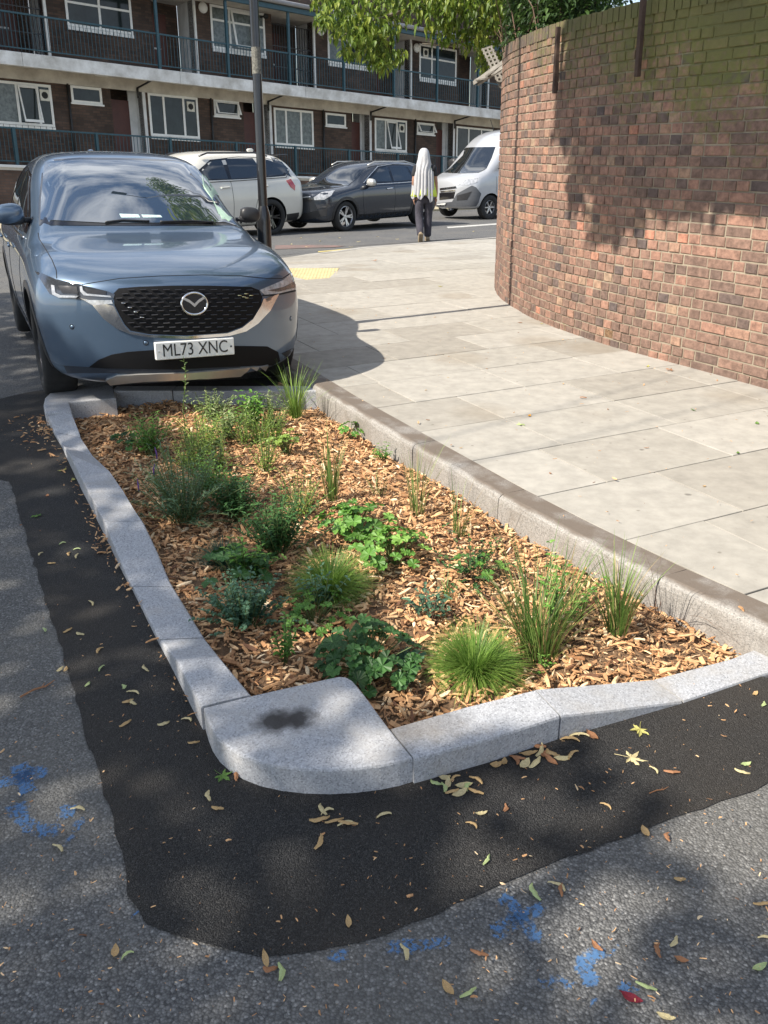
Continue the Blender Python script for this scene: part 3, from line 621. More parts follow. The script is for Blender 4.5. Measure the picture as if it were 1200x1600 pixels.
# mortar core
nS = int(WL/.12); vs = []
for i in range(nS+1):
    p, t = crv(fine, WL*i/nS); nr = Vector((-t.y, t.x, 0)); 
    if nr.dot(CX) > 0: nr = -nr        # nr points to the pavement
    for off, h in ((.0, -.05), (.0, HW-.01), (-.22, HW-.01), (-.22, -.05)): vs.append(p + nr*off + Z0 + UPW*h)
mb.add(vs, [(i*4+j, i*4+(j+1) % 4, (i+1)*4+(j+1) % 4, (i+1)*4+j) for i in range(nS) for j in range(4)], 2)
rr = random.Random(11); rows = 33; RH = HW/rows
s_start = sum((q-p).length for p, q in zip(fine, fine[1:]) if (p.dot(A)) < 1.2)
for r_ in range(rows):
    z0 = r_*RH; s = s_start - rr.random()*.2 + (.056 if r_ % 2 else 0); top = r_ == rows-1
    crk = CR + .10*math.sin(r_*.9) + rr.uniform(-.05, .05) + (-.25 if r_ < 12 else 0)*(1-r_/12 if r_ < 12 else 0)
    while s < WL-.05:
        left = s > crk
        bl = (.1035 if left else (.215 if rr.random() < .72 else .1025)) * rr.uniform(.97, 1.03)
        p, t = crv(fine, s+bl/2)
        if p.y < 12.5:
            nr = Vector((-t.y, t.x, 0))
            if nr.dot(CX) > 0: nr = -nr
            jz = rr.uniform(-.002, .002); pr = rr.uniform(.005, .013)
            if abs(s-crk) < .1: pr -= .002
            aa = p.dot(A)
            hv = z0/HW
            mossy = False
            cval = min(1, max(0, (rr.gauss(.54, .22) if left else rr.gauss(.36, .2))))
            if rr.random() < .06: cval = rr.uniform(0, .12)
            if hv < .22: cval = min(cval, rr.gauss(.4, .12)) if rr.random() < .7 else cval
            if aa > 8.2: cval *= .75
            h = RH-.0115; hb = z0+.006+jz
            if abs(aa-5.62) < .06 and r_ == 1: mb.fbox(p+Z0+UPW*hb, t, nr, UPW, (-bl/2, -.02, 0), (bl/2, .001, h), 3, .5)
            else:       # one missing brick near the foot: a dark block paints its shaded hole
                O_ = p + Z0 + UPW*hb
                e = .004
                a0, a1 = -bl/2+rr.uniform(0, .002), bl/2-rr.uniform(0, .002)
                vs = [O_+t*a0+nr*(-.01), O_+t*a1+nr*(-.01), O_+t*a1+nr*(-.01)+UPW*h, O_+t*a0+nr*(-.01)+UPW*h,
                      O_+t*a0+nr*(pr-e), O_+t*a1+nr*(pr-e), O_+t*a1+nr*(pr-e)+UPW*h, O_+t*a0+nr*(pr-e)+UPW*h,
                      O_+t*(a0+e)+nr*pr+UPW*e, O_+t*(a1-e)+nr*(pr+rr.uniform(-.002, .002))+UPW*e, O_+t*(a1-e)+nr*pr+UPW*(h-e), O_+t*(a0+e)+nr*(pr+rr.uniform(-.002, .002))+UPW*(h-e)]
                fs = [(8,9,10,11)]
                for q in range(4):
                    q2 = (q+1) % 4; fs += [(q, q2, 4+q2, 4+q), (4+q, 4+q2, 8+q2, 8+q)]
                mb.add(vs, fs, 1 if mossy else 0, rr.random() if mossy else cval)
        s += bl + .0105
# brick on edge coping
s = s_start
while s < WL-.05:
    p, t = crv(fine, s); nr = Vector((-t.y, t.x, 0))
    if nr.dot(CX) > 0: nr = -nr
    mb.fbox(p+Z0+UPW*(HW-.012), t, nr, UPW, (0, -.225, 0), (.066, .012+rr.uniform(0, .006), .10+rr.uniform(-.004, .004)), 0, rr.random()*.5)
    s += .076
wall = mb.build('brick_wall', [m_brick, m_moss, m_mort, m_soil], colors=True, fix=False)
bm = bmesh.new(); bm.from_mesh(wall.data); bmesh.ops.recalc_face_normals(bm, faces=bm.faces); bm.to_mesh(wall.data); bm.free()
tag(wall, 'tall curved red brick wall with mossy top at the back of the pavement', 'wall')
# narrow dark brown bars on the face near the wall top
m_bar = M('dark_brown', (.06, .035, .024), rough=.85, vscale=20, vamt=.4)
def wall_at(px, py, out):
    """point on the wall face under a pixel, by marching along the base line"""
    best = None
    for i in range(400):
        s = s_start + (WL-s_start)*i/400; p, t = crv(fine, s)
        nr = Vector((-t.y, t.x, 0)); 
        if nr.dot(CX) > 0: nr = -nr
        d = ray(px, py); den = d.dot(nr)
        if abs(den) < 1e-6: continue
        k = ((p+nr*out-EYE).dot(nr))/den; h = EYE + d*k
        loc = (h-p).dot(t)
        if k > 0 and abs(loc) < .03 and den < 0 and (best is None or abs(loc) < best[0]): best = (abs(loc), h, t, nr)
    return best[1:] if best else (at(px, py, 1), A, -CX)
for (x0, y0, y1, lb) in [(871, 50, 146, 'dark brown upright bar at the top of the brick wall, left of the two'), (1000, 5, 120, 'dark brown upright bar at the top of the mossy wall, right of the two')]:
    h1, t, nr = wall_at(x0, y0+4, .02); h2 = wall_at(x0-4, y1, .02)[0]; ln = (h1-h2).length
    mb = MB(); mb.fbox(h2, t, nr, UPW, (-.02, -.015, 0), (.02, .02, ln+.06)); o = mb.build('wall_bar', m_bar, fix=True); finish(o, .004); bake(o)
    tag(o, lb, 'batten', 'dark upright bars on the wall')

# ================================================================== BLOCK OF FLATS
OB = EYE + ray(0, 77.5)*(23.3/F)                 # top edge of the balcony slab at the left of the photo
def bp(s, t, d=0): return OB + U*s + UPW*t + N*d # along, up, towards the street
def bxy(x, y, d=0):
    q = ray(x, y); k = ((OB+N*d-EYE).dot(N))/q.dot(N); p = EYE + q*k - OB; return p.dot(U), p.dot(UPW)
MB_ = Matrix(((U.x, -N.x, UPW.x, 0), (U.y, -N.y, UPW.y, 0), (U.z, -N.z, UPW.z, 0), (0, 0, 0, 1)))   # local x along, z up; y is mirrored below so that +y is the street side
flats = empty('apartment_block', OB + UPW*(-4.25), 0, 'dark brick block of flats with white balcony slab and teal railings', 'building')
flats.rotation_euler = MB_.to_3x3().to_euler(); flats.scale = (1, -1, 1); HB = 4.25
def bbox(mb, s0, s1, d0, d1, t0, t1, m=0, c=None): mb.box((s0, d0, t0+HB), (s1, d1, t1+HB), m, c)
m_bb = brickmat('brown_brick', (.055, .036, .027), (.105, .064, .045), (.05, .042, .036))
m_bb2 = brickmat('podium_brick', (.10, .062, .045), (.15, .09, .065), (.09, .072, .06))
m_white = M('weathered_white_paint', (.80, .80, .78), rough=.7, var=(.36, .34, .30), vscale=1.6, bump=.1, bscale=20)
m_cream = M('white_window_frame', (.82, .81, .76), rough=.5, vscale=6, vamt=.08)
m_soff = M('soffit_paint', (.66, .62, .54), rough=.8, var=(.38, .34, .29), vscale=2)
m_teal = M('teal_paint', (.016, .062, .082), rough=.45, vscale=8, vamt=.2)
m_pane = M('window_glass', (.022, .030, .030), rough=.08, vamt=.5, vscale=2, spec=.35)
m_curt = M('net_curtain', (.13, .15, .145), rough=.2, vscale=9, vamt=.5, spec=.4)
m_door = M('red_brown_door', (.085, .022, .013), rough=.5, vscale=5, vamt=.2)
m_dark = M('dark_interior', (.025, .024, .023), rough=.8)
m_black = M('black_pipe', (.02, .02, .02), rough=.5)
m_roof = M('grey_roof_sheet', (.30, .30, .31), rough=.7, var=(.18, .17, .16), vscale=2)
m_flank = M('pale_flank_wall', (.70, .70, .68), rough=.8, vscale=3, vamt=.12)
D_ = -1.25; S0, S1 = -14.0, 26.0
# recesses on the two floors, (left edge px, right edge px of the opening, door left, door right) measured on the facade plane
GREC = [(bxy(173,150,D_)[0], bxy(222,150,D_)[0]), (bxy(380,170,D_)[0], bxy(420,170,D_)[0]), (bxy(549,190,D_)[0], bxy(577,190,D_)[0]), (bxy(682,200,D_)[0], bxy(708,200,D_)[0])]
FREC = [(bxy(-10,30,D_)[0], bxy(72,60,D_)[0]), (bxy(240,60,D_)[0], bxy(305,80,D_)[0]), (bxy(425,60,D_)[0], bxy(489,90,D_)[0]), (bxy(588,100,D_)[0], bxy(640,110,D_)[0]), (bxy(716,120,D_)[0], bxy(761,130,D_)[0])]
GREC = [(s-9.6, e-9.6) for s, e in GREC[:1]] + GREC
def wallpiece(mb, recs, t0, t1):
    s = S0
    for a, b in recs: bbox(mb, s, a, D_-.3, D_, t0, t1); s = b
    bbox(mb, s, S1, D_-.3, D_, t0, t1)
mb = MB(); wallpiece(mb, GREC, -2.95, -.25); wallpiece(mb, FREC, .0, 2.35)
for recs, t0, t1 in ((GREC, -2.95, -.25), (FREC, 0, 2.35)):
    for a, b in recs: bbox(mb, a-.002, b+.002, D_-1.3, D_-1.02, t0, t1)     # back wall of the recess
bbox(mb, S0, S1, D_-1.2, D_-1.0, 2.9, 6.0)
mb.build('brick_facade', m_bb, flats)
mb = MB()
for recs, t0, t1 in ((GREC, -2.95, -.25), (FREC, 0, 2.35)):
    for a, b in recs:
        mb = MB(); bbox(mb, b, b+.10, D_-1.0, D_+.02, t0, t1); mb.build('recess_flank_wall', m_flank, flats)
        mb = MB(); bbox(mb, a-.10, a, D_-1.0, D_-.31, t0, t1); mb.build('recess_flank_wall', m_flank, flats)
# slabs, soffits, ceilings
mb = MB(); s = S0
while s < S1:
    bbox(mb, s+.004, min(s+4.86, S1)-.004, -.16, 0, -.35, .0); s += 4.86
o = mb.build('balcony_fascia', m_white, flats); finish(o, .012); bake(o)
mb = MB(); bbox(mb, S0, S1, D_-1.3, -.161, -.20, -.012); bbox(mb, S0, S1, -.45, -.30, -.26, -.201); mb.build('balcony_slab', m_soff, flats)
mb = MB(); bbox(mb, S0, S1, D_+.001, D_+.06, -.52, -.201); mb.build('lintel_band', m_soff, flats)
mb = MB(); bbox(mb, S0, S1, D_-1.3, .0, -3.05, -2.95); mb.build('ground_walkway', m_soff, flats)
mb = MB(); bbox(mb, S0, S1, -.22, 0, -4.6, -3.052); mb.build('podium_wall', m_bb2, flats)
mb = MB(); bbox(mb, S0, S1, -.25, .04, -2.985, -2.91); o = mb.build('podium_coping', m_flank, flats); finish(o, .01); bake(o)
# upper eaves: beam, gutter, sloping roof sheet
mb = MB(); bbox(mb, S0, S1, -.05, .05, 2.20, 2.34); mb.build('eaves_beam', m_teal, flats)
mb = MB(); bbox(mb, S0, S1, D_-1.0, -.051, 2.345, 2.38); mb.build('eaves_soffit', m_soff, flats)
mb = MB(); mb.tube([Vector((S0, .12, 2.42+HB)), Vector((S1, .12, 2.42+HB))], .07, 10); mb.build('gutter', m_roof, flats, smooth=True)
mb = MB(); mb.add([(S0, .10, 2.44+HB), (S1, .10, 2.44+HB), (S1, -2.3, 3.1+HB), (S0, -2.3, 3.1+HB), (S0, .10, 2.39+HB), (S1, .10, 2.39+HB), (S1, -2.3, 3.02+HB), (S0, -2.3, 3.02+HB)], [(0,1,2,3),(7,6,5,4),(0,4,5,1),(3,2,6,7)]); mb.build('roof_sheet', m_roof, flats)
mb = MB(); bbox(mb, S0, S1, D_-1.05, D_-.95, 5.2, 5.5); mb.build('upper_string_course', m_flank, flats)
# railings
def railing(t0, t1, posts, name, top_w=.035, full=None):
    mb = MB(); bbox(mb, S0, S1, -.08, -.03, t1-.045, t1); bbox(mb, S0, S1, -.07, -.04, t0+.09, t0+.12); mb.build('handrail', m_teal, flats)
    mb = MB(); s = S0
    while s < 22: bbox(mb, s, s+.014, -.064, -.050, t0+.11, t1-.04); s += .115
    o = mb.build('balusters', m_teal, flats)
    for s in posts:
        mb = MB(); bbox(mb, s-.04, s+.04, -.09, -.012, t0, full or t1+.001); mb.build('post', m_teal, flats)
railing(0, .99, [2.3-2.43*k for k in range(4, 0, -1)] + [4.79, 7.25, 9.68, 12.06, 14.48, 16.76, 19.11], 'upper', full=2.2)
railing(-2.91, -1.92, [-7.2+2.43*k for k in range(12)], 'lower')
# doors
m_grille = M('dark_grille', (.03, .03, .032), rough=.5)
for k, (a, b) in enumerate(FREC):
    mb = MB(); bbox(mb, a+.15, a+1.0, D_-1.0, D_-.96, .02, 2.0); dr = mb.build('door', m_door if k != 4 else m_dark, flats)
    mb = MB(); bbox(mb, a+.4, a+.75, D_-.958, D_-.95, .95, 1.0); mb.build('letter_plate', m_flank, dr)
    if k in (0, 2):
        mb = MB(); s = a+.05
        while s < b-.02: bbox(mb, s, s+.02, D_-.12, D_-.09, .02, 2.1); s += .11
        for t in (.05, .75, 1.4, 2.08): bbox(mb, a+.02, b-.02, D_-.13, D_-.088, t, t+.03)
        mb.build('security_gate', m_grille, flats)
    mb = MB(); bbox(mb, b+.0, b+.07, D_+.021, D_+.07, .0, 2.2); mb.build('white_door_post', m_cream, flats)
for k, (a, b) in enumerate(GREC):
    mb = MB(); bbox(mb, a+.02, a+.80, D_-.5, D_-.45, -2.94, -.75); mb.build('door', m_door if k != 3 else m_door, flats)
    mb = MB(); bbox(mb, a+.80, b, D_-.5, D_-.46, -2.94, -.25); mb.build('recess_panel', m_flank, flats)
# windows: frame pixels (left top, right bottom) on the facade plane, mullion fractions, sill blocks
m_fan = M('extractor_fan', (.62, .60, .52), rough=.5)
def window(x0, y0, x1, y1, mull=(), transom=None, curtain=(), fan=None, openp=None, ext=0, sill=True):
    s0, t1 = bxy(x0, y0, D_); s1, t0 = bxy(x1, y1, D_); s0 -= ext
    t1 = bxy(x0, y0, D_)[1] if not ext else bxy(x1, y0+9, D_)[1]
    w = s1-s0; fr = .07; dF = D_+.03
    mb = MB(); bbox(mb, s0, s1, D_+.001, dF, t1-fr, t1); bbox(mb, s0, s1, D_+.001, dF, t0, t0+fr)
    bbox(mb, s0, s0+fr, D_+.001, dF, t0+fr, t1-fr); bbox(mb, s1-fr, s1, D_+.001, dF, t0+fr, t1-fr)
    ed = [0]+list(mull)+[1]
    for f in mull: bbox(mb, s0+w*f-.035, s0+w*f+.035, D_+.001, dF-.002, t0+fr, t1-fr)
    if transom: bbox(mb, s0+fr, s1-fr, D_+.001, dF-.004, t0+(t1-t0)*transom-.03, t0+(t1-t0)*transom+.03)
    root = mb.build('window', m_cream, flats)
    for i in range(len(ed)-1):
        a, b = s0+w*ed[i]+.03, s0+w*ed[i+1]-.03
        mb = MB(); bbox(mb, a, b, D_+.001, D_+.008, t0+fr*.8, t1-fr*.8); mb.build('pane', m_curt if i in curtain else m_pane, root)
        if openp == i:      # an opened casement, tilted outwards
            mb = MB(); dd = .28 if (t1-t0) > .8 else .16
            for (u0, u1, v0, v1) in ((0, 1, .93, 1), (0, 1, 0, .07), (0, .07, .07, .93), (.93, 1, .07, .93)):
                vs = []
                for (uu, vv) in ((u0, v0), (u1, v0), (u1, v1), (u0, v1)):
                    vs.append((a+(b-a)*uu, dF+.012+dd*(1-vv), t0+fr+(t1-t0-2*fr)*vv+HB))
                vs += [(x, y+.03, z) for x, y, z in vs]
                mb.add(vs, [(0,1,2,3),(7,6,5,4),(0,4,5,1),(1,5,6,2),(2,6,7,3),(3,7,4,0)])
            mb.build('open_casement', m_cream, root)
        if fan == i:
            c = (a+b)/2; tt = t1-fr-.22
            mb = MB(); bbox(mb, c-.14, c+.14, D_+.008, D_+.03, tt-.15, tt+.15)
            f_ = mb.build('extractor_fan', m_fan, root)
            mb = MB(); mb.lathe([(.0, .012), (.05, .012), (.09, .004), (.095, 0)], (c, D_+.03, tt+HB), (0, 1, 0), 16); mb.build('fan_grille', m_dark, f_, smooth=True)
    if sill and w > 1.1:
        mb = MB(); s = s0
        while s < s1-.03: bbox(mb, s+.01, min(s+.17, s1), D_+.001, D_+.055, t0-.10, t0-.012); s += .18
        mb.build('sill_bricks', m_cream, root)
    elif sill:
        mb = MB(); bbox(mb, s0-.04, s1+.04, D_+.001, D_+.06, t0-.05, t0-.002); mb.build('sill', m_cream, root)
window(30, 125, 86, 199, (.46, .78), None, (0,), 2, 1, ext=1.0)
window(230, 145, 312, 217, (.30, .70), None, (), 2)
window(427, 168, 490, 230, (.30, .68), None, (0, 1, 2))
window(585, 184, 635, 238, (.33, .68), None, (0,), 2, 1)
window(713, 197, 768, 250, (.33, .68))
for q in ((109,133,160,164), (333,155,374,184), (508,176,540,199), (651,191,678,211)):
    window(*q, (), None, (), None, 0 if q[0] in (333, 651) else None)
window(98, -22, 208, 55, (.5,), .62, (), None)
window(327, 6, 415, 87, (.34, .80), .66, (0, 1, 2), None, 1)
window(511, 38, 580, 108, (.5,), .66, (0,), 0)
window(655, 68, 712, 131, (.33,), .62, (), 0)
window(-150, -30, -60, 30, (.4,), .62)
# round wall lights, pipes, brackets
for (x, y) in ((317, 12), (501, 48), (651, 75)):
    s, t = bxy(x, y, D_); mb = MB(); mb.lathe([(.001, .10), (.08, .09), (.14, .06), (.165, .02), (.165, 0)], (s, D_, t+HB), (0, 1, 0), 20); mb.build('globe_light', m_cream, flats, smooth=True)
for x, y in ((104, 130), (328, 155), (504, 178), (648, 190)):
    s, t = bxy(x, y, D_); mb = MB(); mb.tube([(s, D_+.05, -.5+HB), (s, D_+.05, -2.95+HB)], .035, 8); mb.build('downpipe', m_black, flats, smooth=True)
for x, y in ((213, 145), (417, 170), (577, 185), (708, 195)):
    s, t = bxy(x, y, D_); mb = MB(); mb.tube([(s, D_-.2, -.42+HB), (s+.02, D_+.1, -.42+HB), (s+.04, -.25, -.30+HB)], .03, 8); mb.tube([(s, D_+.1, -.42+HB), (s, D_+.1, -.72+HB)], .035, 8); mb.build('drain_pipe', m_black, flats, smooth=True)
s, t = bxy(407, 27, D_); mb = MB(); mb.tube([(s, D_+.02, t+HB), (s, D_+.28, t+HB)], .03, 8); mb.tube([(s, D_+.28, t+HB+.02), (s-.02, D_+.36, t+HB-.04)], [.06, .09], 10); mb.build('security_lamp', m_black, flats, smooth=True)
for x, y in ((160, 119), (365, 145), (480, 160), (600, 175)):
    s, t = bxy(x, y, -.7); mb = MB(); bbox(mb, s-.2, s+.2, -.78, -.62, -.27, -.201); o = mb.build('ceiling_lamp', m_cream, flats)
# pavement in front of the flats, its kerb, and yellow patches painting sunlight among pale leaves
mb = MB()
def fl(s, d, z): p = OB + U*s + N*d; return Vector((p.x, p.y, gz(p)+z))
mb.add([fl(s, d, .10) for s in (S0, S1+30) for d in (-.1, 4.0)], [(0, 1, 3, 2)])
mb.add([fl(s, 4.0, z) for s in (S0, S1+30) for z in (.10, -.05)], [(0, 1, 3, 2)])
m_fpave = M('far_paving', (.36, .33, .28), rough=.9, var=(.42, .36, .20), vscale=1.5)
tag(mb.build('far_pavement', m_fpave), kind='structure')

# ================================================================== LAMP POST
lb = at(420, 519, .12)
lp = empty('lamp_post', lb, 0, 'tall black lamp post standing at the kerb beside the blue car', 'lamp post')
m_lamp = M('black_gloss_paint', (.012, .012, .013), rough=.28, vscale=30, vamt=.3, bump=.06, bscale=90, coat=.5)
m_tape = M('old_sticker_residue', (.03, .03, .03), rough=.8, var=(.24, .23, .19), vscale=60)
ax_ = UPW
def up_(h): return ax_*h
mb = MB(); mb.lathe([(.07, -.1), (.07, .02), (.062, .03), (.062, .96), (.058, 1.02), (.040, 1.09)], (0,0,0), ax_, 24); o = mb.build('base_column', m_lamp, lp, smooth=True)
o.modifiers.new('e', 'EDGE_SPLIT'); bake(o)
mb = MB(); mb.box((-.03, -.068, .35), (.03, -.058, .75)); o2 = mb.build('access_door', m_lamp, o); finish(o2, .003); bake(o2)
mb = MB(); mb.lathe([(.040, 1.05), (.0365, 4.0), (.033, 6.2), (.03, 6.21)], (0,0,0), ax_, 24); mb.build('shaft', m_lamp, lp, smooth=True)
mb = MB(); mb.lathe([(.0385, 2.13), (.0395, 2.15), (.0388, 2.33), (.038, 2.34)], (0,0,0), ax_, 24); mb.build('sticker_band', m_tape, lp, smooth=True)
top = up_(6.2); mb = MB(); mb.tube([top, top+Vector((-.25, -.05, .25)), top+Vector((-.8, -.12, .30))], [.03, .027, .025], 10); mb.build('bracket_arm', m_lamp, lp, smooth=True)
mb = MB(); mb.fbox(top+Vector((-1.35, -.15, .26)), Vector((1,0,0)), Vector((0,1,0)), Vector((0,0,1)), (0,-.02,0), (.58,.2,.10)); o = mb.build('lantern', m_lamp, lp); finish(o, .03); bake(o)

# ================================================================== VEHICLES
def paint(name, base, metal=.0, rough=.35, coat=1.0, flake=0):
    m = M(name, base, rough=rough, metal=metal, vscale=1.5, vamt=.06, coat=coat)
    return m
m_tyre = M('tyre_rubber', (.022, .022, .022), rough=.85, vscale=20, vamt=.3)
m_rimd = M('dark_alloy', (.05, .05, .055), rough=.3, metal=.7)
m_rims = M('silver_alloy', (.55, .55, .56), rough=.3, metal=.9)
m_blk = M('black_plastic', (.022, .022, .024), rough=.45, vscale=12, vamt=.2)
m_gloss = M('gloss_black', (.010, .010, .012), rough=.12, vamt=0, coat=.5)
m_cg = glass('tinted_car_glass', (.012, .014, .015), .015, .8)
m_chrome = M('chrome', (.72, .72, .73), rough=.12, metal=1, vamt=0)
m_lens = M('clear_lens', (.34, .35, .37), rough=.06, coat=1, vscale=25, vamt=.5)
m_lensd = M('smoked_lens', (.035, .038, .045), rough=.05, coat=1, vamt=0)
m_red = M('red_tail_lens', (.42, .012, .018), rough=.1, coat=1, vamt=0)
m_silv = M('satin_silver_trim', (.52, .51, .48), rough=.35, metal=.6, vscale=6, vamt=.1)
m_plate = M('white_number_plate', (.74, .74, .71), rough=.45, vscale=10, vamt=.06)
m_ink = M('black_lettering', (.012, .012, .013), rough=.5, vamt=0)
m_arch = M('arch_liner', (.012, .012, .012), rough=.95, vamt=0)

def ring_body(rings, front, rear, mats, parent, wheels=(), wr=.4, wx=.55, name='body', sub=2, lvl=None):
    """rings: list of half sections [(x, y, z)...] from the floor centre round to the roof centre; closed with nested end rings"""
    mb = MB(); full = []
    def end(r, cz, fs, fn):
        out = []
        for s_ in fs:
            out.append([(x*s_, fn(x*s_, cz+(z-cz)*s_), cz+(z-cz)*s_) for x, y, z in r])
        return out
    allr = end(rings[0], front[0], (.02, .38, .72), front[1]) + rings + list(reversed(end(rings[-1], rear[0], (.02, .38, .72), rear[1])))
    n = len(allr[0]); k = 2*n-2; vs = []
    for r in allr:
        L_ = [Vector(p) for p in r] + [Vector((-p[0], p[1], p[2])) for p in r[-2:0:-1]]
        vs += L_
    m = len(allr)
    fs = [(i*k+j, (i+1)*k+j, (i+1)*k+(j+1) % k, i*k+(j+1) % k) for i in range(m-1) for j in range(k)]
    fs += [tuple(range(k)), tuple((m-1)*k+j for j in range(k))[::-1]]
    mb.add(vs, fs)
    o = mb.build(name, mats, parent, smooth=True, fix=True)
    finish(o, sub=sub); bake(o)
    for (wy, wz) in wheels:
        for sx in (-1, 1):
            c = MB(); nc = 40; X0, X1 = sx*(wx-.30), sx*(wx+.6)
            c.add([(xx, wy+wr*math.cos(2*math.pi*q/nc), wz+wr*math.sin(2*math.pi*q/nc)) for xx in (X0, X1) for q in range(nc)], [tuple(range(nc)), tuple(range(nc, 2*nc))[::-1]]+[(q, (q+1) % nc, nc+(q+1) % nc, nc+q) for q in range(nc)], 1); co = c.build('cut', mats, parent, fix=True); bpy.context.view_layer.update()
            b = o.modifiers.new('cut', 'BOOLEAN'); b.object = co; b.operation = 'DIFFERENCE'; b.solver = 'EXACT'
            bake(o); bpy.data.objects.remove(co)
    me = o.data; me.polygons.foreach_set('use_smooth', [True]*len(me.polygons))
    o.modifiers.new('es', 'EDGE_SPLIT').split_angle = R(38); bake(o)
    return o
def bvh_of(o):
    me = o.data; return BVHTree.FromPolygons([v.co.copy() for v in me.vertices], [tuple(p.vertices) for p in me.polygons])
class Skin:
    """places detail pieces on a body surface"""
    def __init__(s, root, body):
        bpy.context.view_layer.update(); s.root = root; s.M = root.matrix_world.copy(); s.I = s.M.inverted(); s.R3 = s.I.to_3x3(); s.b = bvh_of(body)
    def px(s, x, y):
        o = s.I @ EYE; d = (s.R3 @ ray(x, y)).normalized(); h = s.b.ray_cast(o, d)
        if h[0] is None:
            lo = o + d*((-o).dot(d)); h = s.b.find_nearest(o + d*((Vector((0, 1.5, .7))-o).dot(d)))
            return h[0], h[1]
        n = h[1] if h[1].dot(d) < 0 else -h[1]
        return h[0], n
    def ax(s, p, d):
        d = Vector(d); h = s.b.ray_cast(Vector(p)-d*5, d)
        if h[0] is None: h = s.b.find_nearest(Vector(p))
        n = h[1] if h[1].dot(d) < 0 else -h[1]
        return h[0], n
    def patch(s, poly, mat_, name, parent=None, off=.004, grid=6, fn=None, thick=.012, smooth=True, step=None):
        fn = fn or s.px
        xs = [p[0] for p in poly]; ys = [p[1] for p in poly]; w = max(max(xs)-min(xs), max(ys)-min(ys)); st = step or w/grid
        B = []
        for i in range(len(poly)):
            a, b = poly[i], poly[(i+1) % len(poly)]; k = max(1, int(math.hypot(b[0]-a[0], b[1]-a[1])/st))
            B += [lerp2(a, b, j/k) for j in range(k)]
        vs = [Vector(p) for p in B]; nb = len(B)
        gx = min(xs)+st/2
        while gx < max(xs):
            gy = min(ys)+st/2
            while gy < max(ys):
                if inside((gx, gy), B) and min((gx-q[0])**2+(gy-q[1])**2 for q in B) > (st*.35)**2: vs.append(Vector((gx, gy)))
                gy += st
            gx += st
        res = delaunay_2d_cdt(vs, [(i, (i+1) % nb) for i in range(nb)], [], 1, 1e-6)
        P_ = []; Nn = []
        for p in res[0]:
            h, n = fn(p.x, p.y); P_.append(h); Nn.append(n)
        n = len(P_); V_ = [p+q*off for p, q in zip(P_, Nn)] + [p-q*thick for p, q in zip(P_, Nn)]
        ed = {}
        F_ = [tuple(f) for f in res[2]]
        for f in F_:
            for i in range(len(f)):
                e = (f[i], f[(i+1) % len(f)]); ed[e] = 1
        rim = [(a, b, b+n, a+n) for (a, b) in ed if (b, a) not in ed]
        mb = MB(); mb.add(V_, F_+rim)
        o = mb.build(name, mat_, parent or s.root, smooth=smooth)
        bm = bmesh.new(); bm.from_mesh(o.data); bmesh.ops.recalc_face_normals(bm, faces=bm.faces); bm.to_mesh(o.data); bm.free()
        return bake2(o)
    def line(s, pts, rad, mat_, name, parent=None, fn=None, off=0, n=6, dens=8):
        fn = fn or s.px; Q = []
        for a, b in zip(pts, pts[1:]):
            for j in range(dens): Q.append(lerp2(a, b, j/dens))
        Q.append(pts[-1]); P_ = []
        for q in Q:
            h, nn_ = fn(*q); P_.append(h+nn_*off)
        mb = MB(); mb.tube(P_, rad, n); return mb.build(name, mat_, parent or s.root, smooth=True)
def bake2(o):
    o.modifiers.new('es', 'EDGE_SPLIT').split_angle = R(40); return bake(o)
def wheel(root, x, y, r, w, sx, rimmat, spokes=5, twin=True, hub=.62, z=None, steer=0):
    t = empty('wheel', (x, y, r if z is None else z)); t.parent = root; t.rotation_euler = (0, 0, steer)
    mb = MB(); k = r
    mb.lathe([(k*hub, -w*.5), (k*.93, -w*.5), (k*.985, -w*.42), (k, -w*.25), (k, w*.25), (k*.985, w*.42), (k*.93, w*.5), (k*.80, w*.52), (k*hub*1.02, w*.47), (k*hub, w*.35)], (0,0,0), (sx, 0, 0), 40)
    for q in range(3): pass
    mb.build('tyre', m_tyre, t, smooth=True)
    rb = MB(); h = k*hub
    rb.lathe([(h, -w*.4), (h, w*.40), (h*.95, w*.42), (h*.90, w*.30), (h*.90, -w*.2)], (0,0,0), (sx, 0, 0), 40)
    for i in range(spokes):
        for dd in ((-.14, .14) if twin else (0,)):
            a = 2*math.pi*i/spokes; a1 = a+dd*.5; a2 = a+dd
            def pt(rr_, an, ww, hx): return Vector((sx*hx, rr_*math.cos(an)-ww*math.sin(an), rr_*math.sin(an)+ww*math.cos(an)))
            vs = [pt(h*.12, a1, -.018, w*.30), pt(h*.12, a1, .018, w*.30), pt(h*.93, a2, .014, w*.36), pt(h*.93, a2, -.014, w*.36)]
            vs += [p-Vector((sx*.03, 0, 0)) for p in vs]
            rb.add(vs, [(0,1,2,3),(7,6,5,4),(0,4,5,1),(1,5,6,2),(2,6,7,3),(3,7,4,0)])
    rb.lathe([(.001, w*.34), (h*.16, w*.33), (h*.20, w*.26)], (0,0,0), (sx, 0, 0), 16)
    rb.build('rim', rimmat, t)
    mb = MB(); mb.lathe([(.001, -w*.1), (h*.55, -w*.1), (h*.55, -w*.05), (.001, -w*.05)], (0,0,0), (sx, 0, 0), 24); mb.build('brake_disc', m_rimd, t)
    return t
